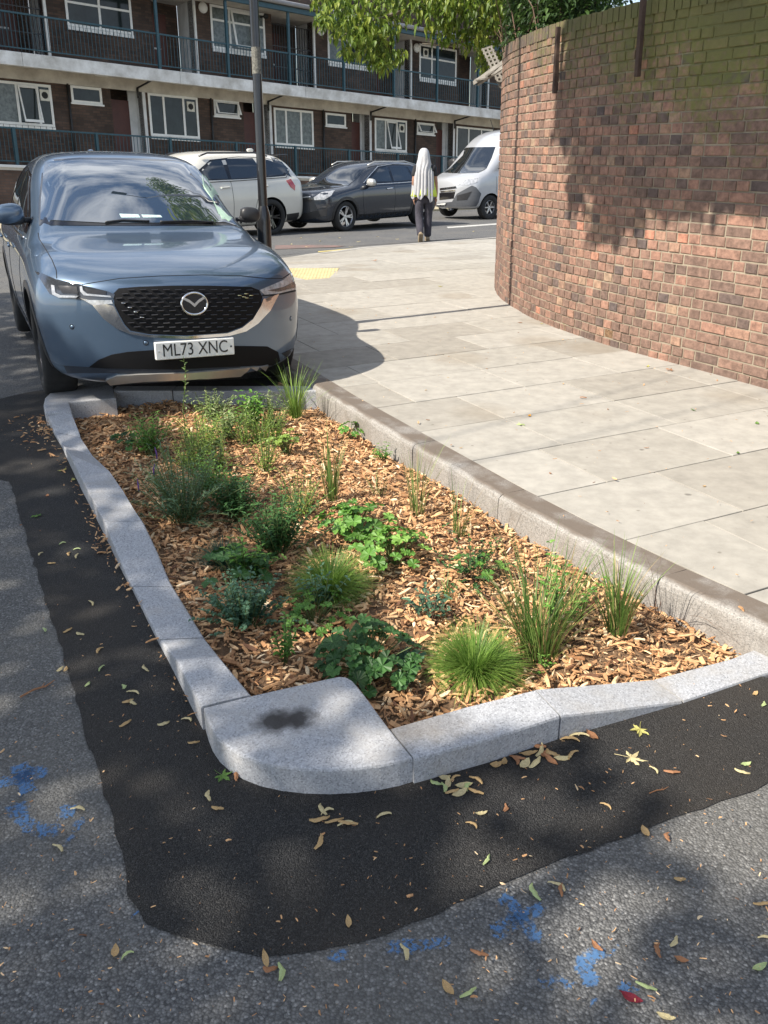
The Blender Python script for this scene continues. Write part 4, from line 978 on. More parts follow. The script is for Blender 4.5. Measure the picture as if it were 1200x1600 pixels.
def text_mesh(body, size, name, mat_, parent, loc, ex, ey, depth=.002, xs=1.0, bold=.0):
    cu = bpy.data.curves.new(name, 'FONT'); cu.body = body; cu.size = size; cu.extrude = depth; cu.align_x = 'CENTER'; cu.align_y = 'CENTER'; cu.offset = bold
    o = bpy.data.objects.new(name, cu); col.objects.link(o)
    dg = bpy.context.evaluated_depsgraph_get(); me = bpy.data.meshes.new_from_object(o.evaluated_get(dg)); bpy.data.objects.remove(o)
    me.materials.clear(); me.materials.append(mat_); ez = Vector(ex).cross(Vector(ey))
    o = bpy.data.objects.new(name, me); col.objects.link(o); o.parent = parent
    ex, ey = Vector(ex)*xs, Vector(ey)
    o.matrix_local = Matrix(((ex.x, ey.x, ez.x, loc[0]), (ex.y, ey.y, ez.y, loc[1]), (ex.z, ey.z, ez.z, loc[2]), (0, 0, 0, 1)))
    return o

def suv_rings(W, H, L, fx, belt=1.02, hood=1.06, wsb=1.25, wst=2.12, rearh=1.55, k=1.0, rail=.60, ylist=None, hoodf=.93):
    """half sections of a five-door SUV body, from the front perimeter ring to the rear one"""
    h = W/2
    def front(x, z): return fx*(abs(x)/h)**2.7*1.05 + (.10*max(0, (z-.72)/.25)**2 if z > .72 else 0) + (.02*max(0, (.42-z)/.2)**2 if z < .42 else 0)
    r0 = [(0,.19),(.5*h,.19),(.86*h,.22),(.93*h,.36),(.945*h,.56),(.935*h,.74),(.88*h,hoodf-.075),(.78*h,hoodf-.035),(.58*h,hoodf-.012),(.38*h,hoodf+.002),(.19*h,hoodf+.008),(0,hoodf+.01)]
    rings = [[(x, front(x, z), z) for x, z in r0]]
    def sec(y, zb, w, zm, sh, c7, c8, c9, c10, c11):
        return [(0,y,zb),(.5*h,y,zb),(w-.10,y,zb+.01),(w-.03,y,zb+.16),(w,y,.60),(w-.004,y,zm),(sh[0],y,sh[1]),(c7[0],y,c7[1]),(c8[0],y,c8[1]),(c9[0],y,c9[1]),(c9[0]*.5,y+c10[0],c10[1]),(0,y+c11[0],c11[1])]
    hd = hood
    rings.append(sec(.52, .20, h*.985, .80, (h*.93, hoodf-.03), (h*.82, hd-.075), (h*.64, hd-.065), (h*.42, hd-.055), (-.02, hd-.05), (-.03, hd-.048)))
    rings.append(sec(.92, .20, h*1.0, .80, (h*.955, hd-.085), (h*.84, hd-.04), (h*.66, hd-.03), (h*.44, hd-.02), (0, hd-.012), (0, hd-.01)))
    rings.append(sec(wsb-.06, .19, h*.995, .84, (h*.955, belt-.04), (h*.87, belt+.025), (h*.76, hd+.015), (h*.5, hd+.02), (-.03, hd+.022), (-.05, hd+.022)))
    rings.append(sec(wsb+.03, .19, h*.99, .85, (h*.955, belt-.03), (h*.875, belt+.04), (h*.765, hd+.055), (h*.5, hd+.06), (-.04, hd+.06), (-.06, hd+.06)))
    m = (wsb+wst)/2
    rings.append(sec(m, .19, h*.99, .86, (h*.955, belt-.01), (h*.89, belt+.045), (h*.70, (hd+H)/2+.0), (h*.5, (hd+H)/2+.065), (-.07, (hd+H)/2+.085), (-.09, (hd+H)/2+.09)))
    rings.append(sec(wst, .19, h*.99, .86, (h*.955, belt), (h*.90, belt+.05), (rail*1.03, H-.115), (h*.48, H-.065), (-.04, H-.055), (-.06, H-.05)))
    rings.append(sec(wst+.35, .19, h*.99, .86, (h*.955, belt), (h*.90, belt+.05), (rail*1.02, H-.075), (h*.48, H-.028), (0, H-.012), (0, H-.008)))
    rings.append(sec(L*.66, .19, h*.99, .86, (h*.955, belt+.01), (h*.90, belt+.06), (rail*1.01, H-.075), (h*.48, H-.022), (0, H-.006), (0, H)))
    rings.append(sec(L*.80, .20, h*.995, .88, (h*.96, belt+.03), (h*.89, belt+.08), (rail, H-.105), (h*.47, H-.055), (0, H-.040), (0, H-.035)))
    rings.append(sec(L*.90, .22, h*.98, .90, (h*.945, belt+.05), (h*.87, belt+.10), (rail*.98, rearh-.03), (h*.46, H-.115), (0, H-.10), (0, H-.095)))
    rings.append(sec(L*.945, .24, h*.96, .90, (h*.92, belt+.05), (h*.85, belt+.09), (rail*1.04, (rearh+belt)/2+.02), (h*.47, (rearh+belt)/2+.07), (0, (rearh+belt)/2+.09), (0, (rearh+belt)/2+.09)))
    rings.append(sec(L*.975, .27, h*.92, .88, (h*.88, belt+.00), (h*.80, belt+.03), (h*.66, belt+.05), (h*.45, belt+.06), (0, belt+.07), (0, belt+.07)))
    return rings, front

# ---------------------------------------------------------------- the blue car in front
m_blue2 = paint('blue_grey_metallic', (.085, .130, .195), metal=.5, rough=.3)
CS = .97
blue = empty('parked_car', (-1.250, 5.605, .0), R(25.3), 'blue grey metallic SUV with a white front number plate, parked behind the planter', 'car')
blue.rotation_euler = Matrix.Rotation(R(25.3), 3, 'Z').to_4x4().to_euler(); blue.scale = (CS, CS, CS)
blue.rotation_euler = (Matrix.Rotation(R(25.3), 3, 'Z') @ Matrix.Rotation(R(1.3), 3, 'Y')).to_euler(); blue.location.z = .02
rg, ff = suv_rings(1.92, 1.70, 4.55, .46, belt=1.03, hood=1.085, wsb=1.28, wst=2.10, rail=.69)
LB = 4.55
body = ring_body(rg, (.56, ff), (.62, lambda x, z: LB-.03*(x**2)-.04*abs(z-.6)), [m_blue2, m_arch], blue, wheels=[(.93, .365), (3.63, .365)], wr=.405, wx=.62)
SK = Skin(blue, body)
for (wy, st_) in ((.93, R(0)), (3.63, 0)):
    for sx in (-1, 1): wheel(blue, sx*.815, wy, .365, .225, sx, m_rimd, 5, True, .66, steer=st_)

def cc(pts, ox=0, oy=210, k=.41667): return [(ox+x*k, oy+y*k) for x, y in pts]
SK.patch(cc([(146,335),(146,250),(163,97),(300,88),(500,90),(640,96),(742,112),(800,180),(860,260),(912,338),(800,343),(148,342)]), m_gloss, 'screen_surround', off=.003, grid=18)
m_ws = glass('windscreen_glass', (.018, .030, .045), .012, 1.0); m_ws.node_tree.nodes['Principled BSDF'].inputs['IOR'].default_value = 2.0; m_ws.node_tree.nodes['Principled BSDF'].inputs['Coat IOR'].default_value = 1.9
scr = SK.patch(cc([(154,322),(157,240),(170,106),(300,98),(500,100),(640,106),(730,122),(790,195),(845,265),(893,331),(700,333),(400,334)]), m_ws, 'windscreen', off=.008, grid=18)
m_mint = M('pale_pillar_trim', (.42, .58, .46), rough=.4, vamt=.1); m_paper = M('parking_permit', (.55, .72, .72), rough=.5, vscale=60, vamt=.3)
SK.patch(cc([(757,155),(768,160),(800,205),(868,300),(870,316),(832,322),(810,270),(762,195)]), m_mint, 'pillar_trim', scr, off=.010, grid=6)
SK.patch(cc([(448,301),(518,303),(526,315),(455,315)]), m_paper, 'paper_slip', scr, off=.010, grid=4); SK.patch(cc([(530,304),(600,306),(608,314),(538,315)]), m_paper, 'paper_slip', scr, off=.010, grid=4)
SK.line(cc([(395,334),(460,326),(560,330)]), .007, m_blk, 'wiper', off=.014); SK.line(cc([(600,332),(720,329),(800,334)]), .007, m_blk, 'wiper', off=.014)
# shut lines
m_gap = M('panel_gap', (.012, .014, .018), rough=.9, vamt=0)
SK.line(cc([(143,370),(147,392),(165,420),(195,470),(211,510),(213,540)]), .0035, m_gap, 'bonnet_gap', off=-.0005)
SK.line(cc([(213,545),(260,556),(305,564),(350,556),(450,540),(600,531),(760,527),(900,530),(1000,540),(1060,540),(1090,520)]), .0035, m_gap, 'bonnet_gap', off=-.0005)
SK.line(cc([(1088,508),(1060,462),(1010,408),(960,372),(915,342)]), .003, m_gap, 'bonnet_gap', off=-.0005)
# grille, its frame and badge
G_ = [(425,598),(445,578),(520,572),(640,568),(800,568),(940,572),(970,584),(983,610),(975,640),(945,690),(905,722),(850,743),(700,754),(560,749),(490,736),(468,712),(450,680),(430,640)]
m_void = M('grille_black', (.006, .006, .007), rough=.7, vamt=0, spec=.2)
gr = SK.patch(cc(G_), m_void, 'grille', off=.004, grid=22)
SK.patch(cc([(300,612),(350,640),(390,690),(440,728),(490,748),(560,760),(700,766),(850,757),(920,738),(965,708),(1010,660),(1042,598),(984,616),(975,642),(945,692),(905,724),(850,745),(700,756),(560,751),(488,738),(466,714),(448,682),(428,642)]), m_chrome, 'chrome_wing', off=.012, grid=24)
m_mesh = M('grille_mesh', (.016, .016, .018), rough=.3, vamt=0, coat=.2); rows_ = 0
mbm = MB()
for j in range(11):
    y = 585+j*15.2; x = 436+(j % 2)*22
    while x < 975:
        q = [(x, y), (x+24, y-1.5)]
        if all(inside(p, G_) and inside((p[0], p[1]+9), G_) and inside((p[0], p[1]-9), G_) for p in q):
            a_, b2_ = [SK.px(*cc([p])[0]) for p in q]
            mbm.tube([a_[0]+a_[1]*.010, b2_[0]+b2_[1]*.010], .0038, 5)
        x += 44
mbm.build('grille_mesh', m_mesh, gr)
m_glint = M('yellow_glint', (.75, .72, .45), rough=.15, metal=1, vamt=0)  # reflections on the grille painted as small bright ticks
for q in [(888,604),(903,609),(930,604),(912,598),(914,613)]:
    SK.line(cc([q, (q[0]+14, q[1])]), .003, m_glint, 'grille_glint', gr, off=.014, dens=2)
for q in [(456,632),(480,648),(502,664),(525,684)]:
    SK.line(cc([q, (q[0]+16, q[1]+1)]), .003, m_chrome, 'grille_glint', gr, off=.014, dens=2)
bc, bn = SK.px(*cc([(725,633)])[0]); bn = Vector((bn.x*.3, bn.y, bn.z*.3)).normalized()
bx_ = bn.cross(Vector((0, 0, 1))).normalized()*-1; bz_ = bx_.cross(bn)*1.0
if bz_.z < 0: bz_ = -bz_
bg = empty('badge', bc+bn*.022); bg.parent = blue
def bpt(x, z, d=0): return bx_*x + bz_*z + bn*d
mb = MB(); mb.add([bpt(.084*math.cos(t), .068*math.sin(t), d) for d in (-.01, .004) for t in [2*math.pi*i/32 for i in range(32)]], [tuple(range(32, 64)), tuple(range(32))[::-1]] + [(i, (i+1) % 32, 32+(i+1) % 32, 32+i) for i in range(32)]); mb.build('badge_plate', m_gloss, bg)
mb = MB(); n_r = 40; pr = []
for i in range(n_r+1):
    t = 2*math.pi*i/n_r; pr.append(bpt(.086*math.cos(t), .070*math.sin(t), .006))
mb.tube(pr, .0075, 8, cap=False); mb.build('badge_ring', m_chrome, bg, smooth=True)
mb = MB()
for sg in (-1, 1):
    P_ = [(0, -.022), (sg*.030, .006), (sg*.078, .034), (sg*.066, .044), (sg*.030, .026), (0, .000)]
    if sg < 0: P_ = P_[::-1]
    mb.prism(P_, Vector((0,0,0)), bx_, bz_, bn, .004, .012)
mb.build('badge_wings', m_chrome, bg)
# headlights
hl = SK.patch(cc([(134,514),(188,598),(230,614),(300,620),(420,634),(432,600),(400,588),(300,564),(212,545),(160,522)]), m_lensd, 'headlight', off=.006, grid=14)
for c0 in [[(196,566),(200,600),(224,612),(290,612),(298,606),(230,603),(212,594),(208,568)], [(302,572),(304,590),(318,604),(420,612),(416,606),(330,598),(314,586),(310,570)]]: SK.patch(cc(c0), m_lens, 'daylight_strip', hl, off=.012, grid=8)
SK.patch(cc([(222,568),(290,572),(296,598),(236,596)]), m_rimd, 'lamp_lens', hl, off=.010, grid=5); SK.patch(cc([(320,578),(400,590),(400,602),(330,596)]), m_rimd, 'lamp_lens', hl, off=.010, grid=5)
SK.patch(cc([(318,620),(350,640),(425,634),(420,622)]), m_lens, 'lamp_corner', hl, off=.014, grid=5)
hr = SK.patch(cc([(972,584),(990,601),(1040,597),(1112,580),(1114,545),(1098,512),(1062,546),(1010,568)]), m_lens, 'headlight', off=.006, grid=10)
SK.patch(cc([(1000,586),(1060,572),(1100,552),(1104,574),(1040,590)]), m_lensd, 'lamp_lens', hr, off=.010, grid=6)
SK.line(cc([(984,604),(1040,601),(1116,584)]), .006, m_gap, 'lamp_gap', hr, off=.002)
# lower intake, cladding, skid trim
SK.patch(cc([(335,872),(370,845),(420,825),(480,815),(580,808),(880,793),(1000,795),(1040,815),(1066,850),(1060,862),(900,868),(650,880),(400,876)]), m_void, 'lower_intake', off=.009, grid=20)
SK.patch(cc([(160,838),(166,905),(200,932),(300,945),(700,940),(1040,905),(1136,862),(1136,800),(1120,812),(1066,852),(1060,860),(900,867),(650,880),(400,876),(335,872),(240,866)]), M('grey_bumper_cladding', (.035, .042, .055), rough=.45, vamt=.1, spec=.3), 'bumper_cladding', off=.005, grid=26)
SK.patch(cc([(372,934),(400,915),(440,902),(520,896),(700,890),(900,874),(1000,862),(1042,872),(1036,884),(900,898),(700,913),(500,922)]), m_silv, 'skid_trim', off=.022, grid=20)
SK.patch(cc([(1056,822),(1100,800),(1134,784),(1134,808),(1104,826),(1074,836)]), m_blk, 'corner_trim', off=.008, grid=6)
# plate with its lettering
pc, pn = SK.px(304, 544); pn = Vector((pn.x*.1, -1, .02)).normalized()
npd = empty('number_plate', pc+pn*.03); npd.parent = blue
pxx = Vector((1, 0, 0)); pzz = pn.cross(pxx); pzz = pzz if pzz.z > 0 else -pzz
mb = MB(); mb.fbox(Vector((0,0,0)), pxx, pzz, pn, (-.268, -.058, -.04), (.268, .058, 0)); o = mb.build('plate_panel', m_plate, npd); finish(o, .006, 3); bake(o)
text_mesh('ML73 XNC', .118, 'registration', m_ink, npd, pn*.001, pxx, pzz, .001, xs=.80, bold=0)
for sx in (-.245, .245): mb = MB(); mb.lathe([(.001, .003), (.006, .002), (.007, 0)], pxx*sx, pn, 10); mb.build('plate_screw', m_chrome if sx < 0 else m_rimd, npd)
for q in [(270,722),(547,782),(1090,690)]:
    h, n = SK.px(*cc([q])[0]); mb = MB(); mb.lathe([(.001, .004), (.012, .003), (.013, 0)], h, n, 14); mb.build('parking_sensor', m_blue2, blue, smooth=True)
    mb = MB(); mb.lathe([(.014, .0005), (.018, .001), (.0185, -.002)], h, n, 14); mb.build('sensor_ring', m_gap, blue)
# side glass on both sides, handles, door gaps, arch trims, mirrors
for sx in (-1, 1):
    fn = lambda y, z, sx=sx: SK.ax((sx*.8, y, z), (-sx, 0, 0))
    SK.patch([(1.62,1.09),(1.80,1.22),(2.28,1.50),(2.9,1.555),(3.5,1.53),(3.95,1.38),(4.05,1.20),(3.9,1.13),(3.0,1.10),(2.2,1.085)], m_gloss, 'window_surround', off=.003, fn=fn, grid=18)
    SK.patch([(1.80,1.12),(1.86,1.20),(2.32,1.475),(2.62,1.51),(2.64,1.11)], m_cg, 'side_window', off=.007, fn=fn, grid=10)
    SK.patch([(2.72,1.11),(2.71,1.515),(3.3,1.505),(3.46,1.14)], m_cg, 'side_window', off=.007, fn=fn, grid=10)
    SK.patch([(3.54,1.15),(3.4,1.495),(3.62,1.46),(3.88,1.33),(3.92,1.22),(3.84,1.16)], m_cg, 'side_window', off=.007, fn=fn, grid=8)
    SK.line([(1.60,1.06),(2.2,1.065),(3.0,1.08),(3.9,1.11),(4.08,1.19)], .008, m_chrome, 'window_trim', fn=fn, off=.004)
    SK.line([(1.52,.95),(1.55,.6),(1.60,.32),(2.6,.30)], .003, m_gap, 'door_gap', fn=fn); SK.line([(2.67,1.05),(2.69,.6),(2.66,.30),(3.3,.32),(3.42,.75),(3.62,1.05)], .003, m_gap, 'door_gap', fn=fn)
    for yh in (2.42, 3.42): SK.line([(yh,.93),(yh+.1,.945),(yh+.2,.94)], .012, m_blue2, 'door_handle', fn=fn, off=.02)
    for wy in (.93, 3.63):
        ring = [(wy+rr_*math.cos(t), .365+rr_*math.sin(t)) for rr_, ts in ((.415, range(0, 19)), (.465, range(18, -1, -1))) for t in [R(-8+196*i/18) for i in ts]]
        SK.patch(ring, m_blk, 'arch_trim', off=.006, fn=fn, step=.05, thick=.02)
    SK.patch([(1.36,.25),(1.38,.36),(3.2,.36),(3.2,.25)], m_blk, 'sill_cladding', off=.006, fn=fn, grid=14)
def blob(name, parent, c, r_, mat_, q=None, n=12):
    mb = MB(); vs = []; fs = []
    for i in range(n+1):
        t = math.pi*i/n
        for j in range(n*2):
            p = 2*math.pi*j/(n*2); v = Vector((math.sin(t)*math.cos(p), math.sin(t)*math.sin(p), math.cos(t)))
            v = Vector([math.copysign(abs(a)**.75, a) for a in v]); v = Vector((v.x*r_[0], v.y*r_[1], v.z*r_[2]))
            vs.append((q @ v if q else v)+Vector(c))
    k = n*2; fs = [(i*k+j, i*k+(j+1) % k, (i+1)*k+(j+1) % k, (i+1)*k+j) for i in range(n) for j in range(k)]
    mb.add(vs, fs); return mb.build(name, mat_, parent, smooth=True, fix=True)
def mirror(root, sx, x, y, z, bodym, s=1.0, lower=None):
    t = empty('door_mirror', (sx*x, y, z)); t.parent = root
    blob('mirror_housing', t, (sx*.10*s, 0, .0), (.125*s, .075*s, .088*s), bodym, Matrix.Rotation(sx*.12, 3, 'Y'))
    blob('mirror_base', t, (sx*.08*s, .01, -.045*s), (.115*s, .062*s, .055*s), lower or m_blk)
    mb = MB(); mb.fbox(Vector((sx*.10*s, .062*s, .0)), Vector((1,0,0)), Vector((0,0,1)), Vector((0,1,0)), (-.095*s, -.06*s, 0), (.095*s, .06*s, .016)); mb.build('mirror_glass', m_cg, t)
    mb = MB(); mb.tube([(-sx*.08*s, .02, -.06*s), (sx*.03*s, .0, -.05*s)], .025*s, 8); mb.build('mirror_arm', m_blk, t, smooth=True)
mirror(blue, -1, .87, 1.70, 1.23, m_blue2, .85); mirror(blue, 1, .87, 1.66, 1.21, m_blk, .68)
blob('roof_aerial', blue, (0, 3.9, 1.66), (.035, .08, .05), m_blue2, n=6)

# ---------------------------------------------------------------- the cars parked in front of the flats
def place(name, contact, alpha, lx, ly, label, cat='car', scale=1.0):
    psi = alpha - R(90); r_ = empty(name, (0, 0, 0), psi, label, cat); p = far(*contact); c, s_ = math.cos(psi), math.sin(psi)
    r_.location = (p.x-(lx*c-ly*s_)*scale, p.y-(lx*s_+ly*c)*scale, p.z); r_.scale = (scale,)*3; return r_
# white car, only its rear half shows beyond the blue one
m_wh = paint('warm_white_paint', (.62, .60, .54), rough=.35)
bm_ = place('parked_car', (425, 367), R(44), .92, 3.80, 'white SUV with black wheels and red tail lamp, parked behind the lamp post')
rg, ff = suv_rings(1.98, 1.75, 4.89, .42, belt=1.10, hood=1.12, wsb=1.45, wst=2.2, rail=.70, rearh=1.60, hoodf=1.0)
bd = ring_body(rg, (.62, ff), (.70, lambda x, z: 4.89-.05*(x**2)-.05*abs(z-.7)), [m_wh, m_arch], bm_, wheels=[(.9, .38), (3.80, .38)], wr=.42, wx=.66)
S2 = Skin(bm_, bd)
for wy in (.9, 3.80):
    for sx in (-1, 1): wheel(bm_, sx*.84, wy, .378, .27, sx, m_gloss, 5, True, .70)
c4 = lambda pts: cc(pts, 280, 200, .166667)
fn = lambda y, z: S2.ax((.85, y, z), (-1, 0, 0))
def both(Sk, poly, mat_, name, off=.004, grid=10, **kw):
    for sx in (1, -1): Sk.patch(poly, mat_, name, off=off, grid=grid, fn=(lambda y, z, sx=sx: Sk.ax((sx*.85, y, z), (-sx, 0, 0))), **kw)
both(S2, [(1.75,1.17),(2.0,1.32),(2.45,1.57),(3.2,1.625),(3.9,1.60),(4.35,1.50),(4.47,1.36),(4.30,1.22),(3.2,1.18)], m_gloss, 'window_surround', .003, 16)
both(S2, [(1.95,1.20),(2.5,1.55),(2.72,1.575),(2.75,1.19)], m_cg, 'side_window', .007); both(S2, [(2.83,1.19),(2.83,1.585),(3.55,1.59),(3.72,1.21)], m_cg, 'side_window', .007); both(S2, [(3.80,1.22),(3.66,1.575),(3.9,1.56),(4.27,1.46),(4.38,1.36),(4.24,1.25)], m_cg, 'side_window', .007)
S2.patch(c4([(1003,492),(1045,480),(1085,540),(1082,585),(1042,552)]), m_red, 'tail_lamp', off=.012, grid=6)
S2.patch(c4([(855,275),(945,292),(1000,372),(1050,460),(1010,440),(930,370)]), m_cg, 'rear_window', off=.006, grid=8)
S2.patch([(x, z) for x, z in [(-.6,1.2),(.6,1.2),(.5,1.52),(-.5,1.52)]], m_cg, 'rear_window', off=.006, grid=8, fn=lambda x, z: S2.ax((x, 4.5, z), (0, -1, 0)))
mb = MB(); mb.box((-.62, 4.30, 1.635), (.62, 4.58, 1.665)); o = mb.build('rear_spoiler', m_gloss, bm_); finish(o, .012); bake(o)
both(S2, [(.3,.22),(.3,.40),(.45,.40),(.48,.3)], m_blk, 'sill', .004, 6); both(S2, [(4.26,.28),(4.22,.42),(4.6,.44),(4.6,.28)], m_blk, 'bumper_cladding', .006, 6); both(S2, [(1.36,.22),(1.36,.36),(3.34,.36),(3.34,.22)], m_blk, 'sill_cladding', .006, 14)
for ln in ([(1.62,1.05),(1.60,.7),(1.68,.38)], [(2.79,1.15),(2.80,.7),(2.78,.38)], [(3.3,.40),(3.42,.75),(3.72,1.15)]):
    S2.line(ln, .005, m_gap, 'door_gap', fn=fn)
for yh in (2.5, 3.5): S2.line([(yh,1.02),(yh+.24,1.03)], .016, m_wh, 'door_handle', fn=fn, off=.02)
S2.line([(1.7,1.13),(3.0,1.15),(4.3,1.19),(4.48,1.34)], .009, m_gloss, 'window_trim', fn=fn, off=.004)
mirror(bm_, 1, .95, 1.85, 1.18, m_wh); mirror(bm_, -1, .95, 1.85, 1.18, m_wh)
for sx in (1, -1):
    mb = MB(); mb.tube([(sx*.69, 2.2, 1.64), (sx*.70, 2.4, 1.70), (sx*.70, 3.6, 1.70), (sx*.68, 3.95, 1.63)], .018, 8); mb.build('roof_rail', m_gloss, bm_, smooth=True)
blob('roof_aerial', bm_, (0, 4.0, 1.75), (.035, .09, .04), m_wh, n=6)
# dark crossover
m_navy = paint('dark_slate_paint', (.020, .027, .040), metal=.3, rough=.25)
kc = place('parked_car', (537, 361.5), R(47), .80, .87, 'dark navy hatchback with silver roof rails and alloy wheels, parked beside the walking person')
rg, ff = suv_rings(1.88, 1.545, 4.355, .42, belt=.98, hood=1.02, wsb=1.20, wst=1.98, rail=.66, rearh=1.40, hoodf=.90)
bd = ring_body(rg, (.56, ff), (.62, lambda x, z: 4.355-.05*(x**2)-.05*abs(z-.6)), [m_navy, m_arch], kc, wheels=[(.87, .335), (3.57, .335)], wr=.375, wx=.62)
S3 = Skin(kc, bd)
for wy in (.87, 3.57):
    for sx in (-1, 1): wheel(kc, sx*.80, wy, .335, .215, sx, m_rims, 5, True, .70)
c5 = lambda pts: cc(pts, 450, 200, .29167)
S3.patch(c5([(148,303),(210,262),(275,222),(340,218),(415,226),(370,268),(322,308),(230,308)]), m_cg, 'windscreen', off=.006, grid=12)
both(S3, [(1.50,1.03),(1.75,1.14),(2.2,1.385),(2.8,1.435),(3.4,1.41),(3.85,1.27),(3.95,1.14),(3.7,1.06),(2.7,1.04)], m_gloss, 'window_surround', .003, 16)
both(S3, [(1.72,1.07),(1.82,1.14),(2.22,1.355),(2.5,1.385),(2.5,1.06)], m_cg, 'side_window', .007); both(S3, [(2.58,1.06),(2.58,1.395),(3.15,1.39),(3.32,1.08)], m_cg, 'side_window', .007); both(S3, [(3.4,1.09),(3.25,1.38),(3.5,1.34),(3.78,1.22),(3.8,1.14)], m_cg, 'side_window', .007)
h3 = S3.patch(c5([(138,372),(180,345),(252,334),(232,362),(195,384),(142,386)]), m_lens, 'headlight', off=.008, grid=6)
S3.patch(c5([(42,374),(118,370),(128,392),(50,406)]), m_gloss, 'grille', off=.008, grid=6); S3.patch(c5([(48,372),(120,366),(122,370),(46,377)]), m_chrome, 'grille_trim', off=.012, grid=6)
S3.patch(c5([(60,465),(100,455),(210,430),(205,470),(100,492),(60,490)]), m_blk, 'lower_intake', off=.006, grid=6); S3.patch(c5([(48,430),(70,426),(70,452),(48,456)]), m_plate, 'number_plate', off=.02, grid=3)
S3.patch(c5([(150,412),(212,404),(204,425),(158,432)]), m_lensd, 'fog_lamp', off=.01, grid=4)
fn3 = lambda y, z: S3.ax((.85, y, z), (-1, 0, 0))
for ln in ([(1.42,.95),(1.42,.6),(1.5,.3)], [(2.54,1.0),(2.55,.6),(2.53,.3)], [(3.1,.35),(3.2,.7),(3.45,1.0)]): S3.line(ln, .004, m_gap, 'door_gap', fn=fn3)
for yh in (2.25, 3.2): S3.line([(yh,.90),(yh+.2,.91)], .014, m_chrome, 'door_handle', fn=fn3, off=.02)
both(S3, [(1.28,.22),(1.28,.36),(3.14,.36),(3.14,.22)], m_blk, 'sill_cladding', .008, 12)
for sx in (-1, 1):
    for wy in (.87, 3.57):
        ring = [(wy+rr_*math.cos(t), .335+rr_*math.sin(t)) for rr_, ts in ((.385, range(0, 15)), (.44, range(14, -1, -1))) for t in [R(-8+196*i/14) for i in ts]]
        S3.patch(ring, m_blk, 'arch_trim', off=.006, fn=(lambda y, z, sx=sx: S3.ax((sx*.85, y, z), (-sx, 0, 0))), step=.06, thick=.02)
    mb = MB(); mb.tube([(sx*.62, 1.9, 1.43), (sx*.63, 2.1, 1.50), (sx*.63, 3.2, 1.505), (sx*.61, 3.65, 1.42)], .016, 8); mb.build('roof_rail', m_silv, kc, smooth=True)
S3.line([(1.6,1.01),(2.7,1.02),(3.7,1.04),(3.92,1.12)], .009, m_chrome, 'window_trim', fn=fn3, off=.004)
S3.line([(1.55,1.05),(1.9,1.25),(2.2,1.40),(2.8,1.452),(3.4,1.43),(3.88,1.28)], .008, m_chrome, 'window_trim', fn=fn3, off=.004)
mirror(kc, 1, .90, 1.62, 1.06, m_silv); mirror(kc, -1, .90, 1.62, 1.06, m_silv)
# silver van
m_van = paint('silver_van_paint', (.46, .47, .49), metal=.35, rough=.38)
vn = place('parked_van', (762, 343), R(36), .92, .95, 'silver panel van with grey bumper, parked beyond the brick wall', 'van', scale=.97)
h = 1.03
def vfront(x, z): return .40*(abs(x)/h)**3 + max(0, z-.95)*.35 + .05*max(0, (.5-z)/.2)**2
def vs_(y, w, sh, c7, c8, c9, zt, zb=.30, dy=0): return [(0,y,zb),(.5*w,y,zb),(w-.06,y,zb),(w-.01,y,zb+.2),(w,y,.75),(w,y,1.05),(sh[0],y,sh[1]),(c7[0],y,c7[1]),(c8[0],y,c8[1]),(c9[0],y,c9[1]),(c9[0]*.5,y+dy*.6,zt-.01),(0,y+dy,zt)]
r0 = [(0,.30),(.5*h,.30),(.86*h,.32),(.95*h,.45),(.97*h,.65),(.965*h,.85),(.93*h,1.0),(.84*h,1.09),(.64*h,1.13),(.42*h,1.15),(.2*h,1.16),(0,1.165)]
rg = [[(x, vfront(x, z), z) for x, z in r0],
      vs_(.50, h*.99, (h*.97, 1.15), (h*.88, 1.23), (h*.68, 1.27), (h*.45, 1.28), 1.29, dy=-.05),
      vs_(.84, h, (h*.98, 1.22), (h*.92, 1.33), (h*.78, 1.385), (h*.5, 1.40), 1.41, dy=-.10),
      vs_(.92, h, (h*.98, 1.23), (h*.925, 1.38), (h*.80, 1.46), (h*.5, 1.49), 1.50, dy=-.12),
      vs_(1.3, h, (h*.98, 1.3), (h*.94, 1.6), (h*.79, 1.86), (h*.5, 1.93), 1.95, dy=-.12),
      vs_(1.62, h, (h*.985, 1.4), (h*.95, 1.85), (h*.77, 2.18), (h*.5, 2.25), 2.27, dy=-.1),
      vs_(2.0, h, (h*.985, 1.5), (h*.955, 2.1), (h*.82, 2.36), (h*.5, 2.42), 2.44),
      vs_(2.5, h, (h*.985, 1.5), (h*.96, 2.2), (h*.85, 2.44), (h*.5, 2.50), 2.52),
      vs_(3.6, h, (h*.985, 1.5), (h*.96, 2.2), (h*.85, 2.44), (h*.5, 2.50), 2.52), vs_(5.2, h, (h*.985, 1.5), (h*.96, 2.2), (h*.85, 2.44), (h*.5, 2.50), 2.52), vs_(5.35, h*.98, (h*.965, 1.5), (h*.94, 2.2), (h*.83, 2.40), (h*.5, 2.46), 2.48)]
bd = ring_body(rg, (.75, vfront), (1.4, lambda x, z: 5.41), [m_van, m_arch], vn, wheels=[(.95, .345), (4.4, .345)], wr=.40, wx=.70)
S4 = Skin(vn, bd)
for wy in (.95, 4.4):
    for sx in (-1, 1): wheel(vn, sx*.90, wy, .345, .225, sx, m_rims, 6, False, .58)
S4.patch(c5([(800,238),(835,175),(872,114),(980,104),(1112,102),(1092,160),(1064,216),(1020,240),(920,244)]), m_cg, 'windscreen', off=.008, grid=12)
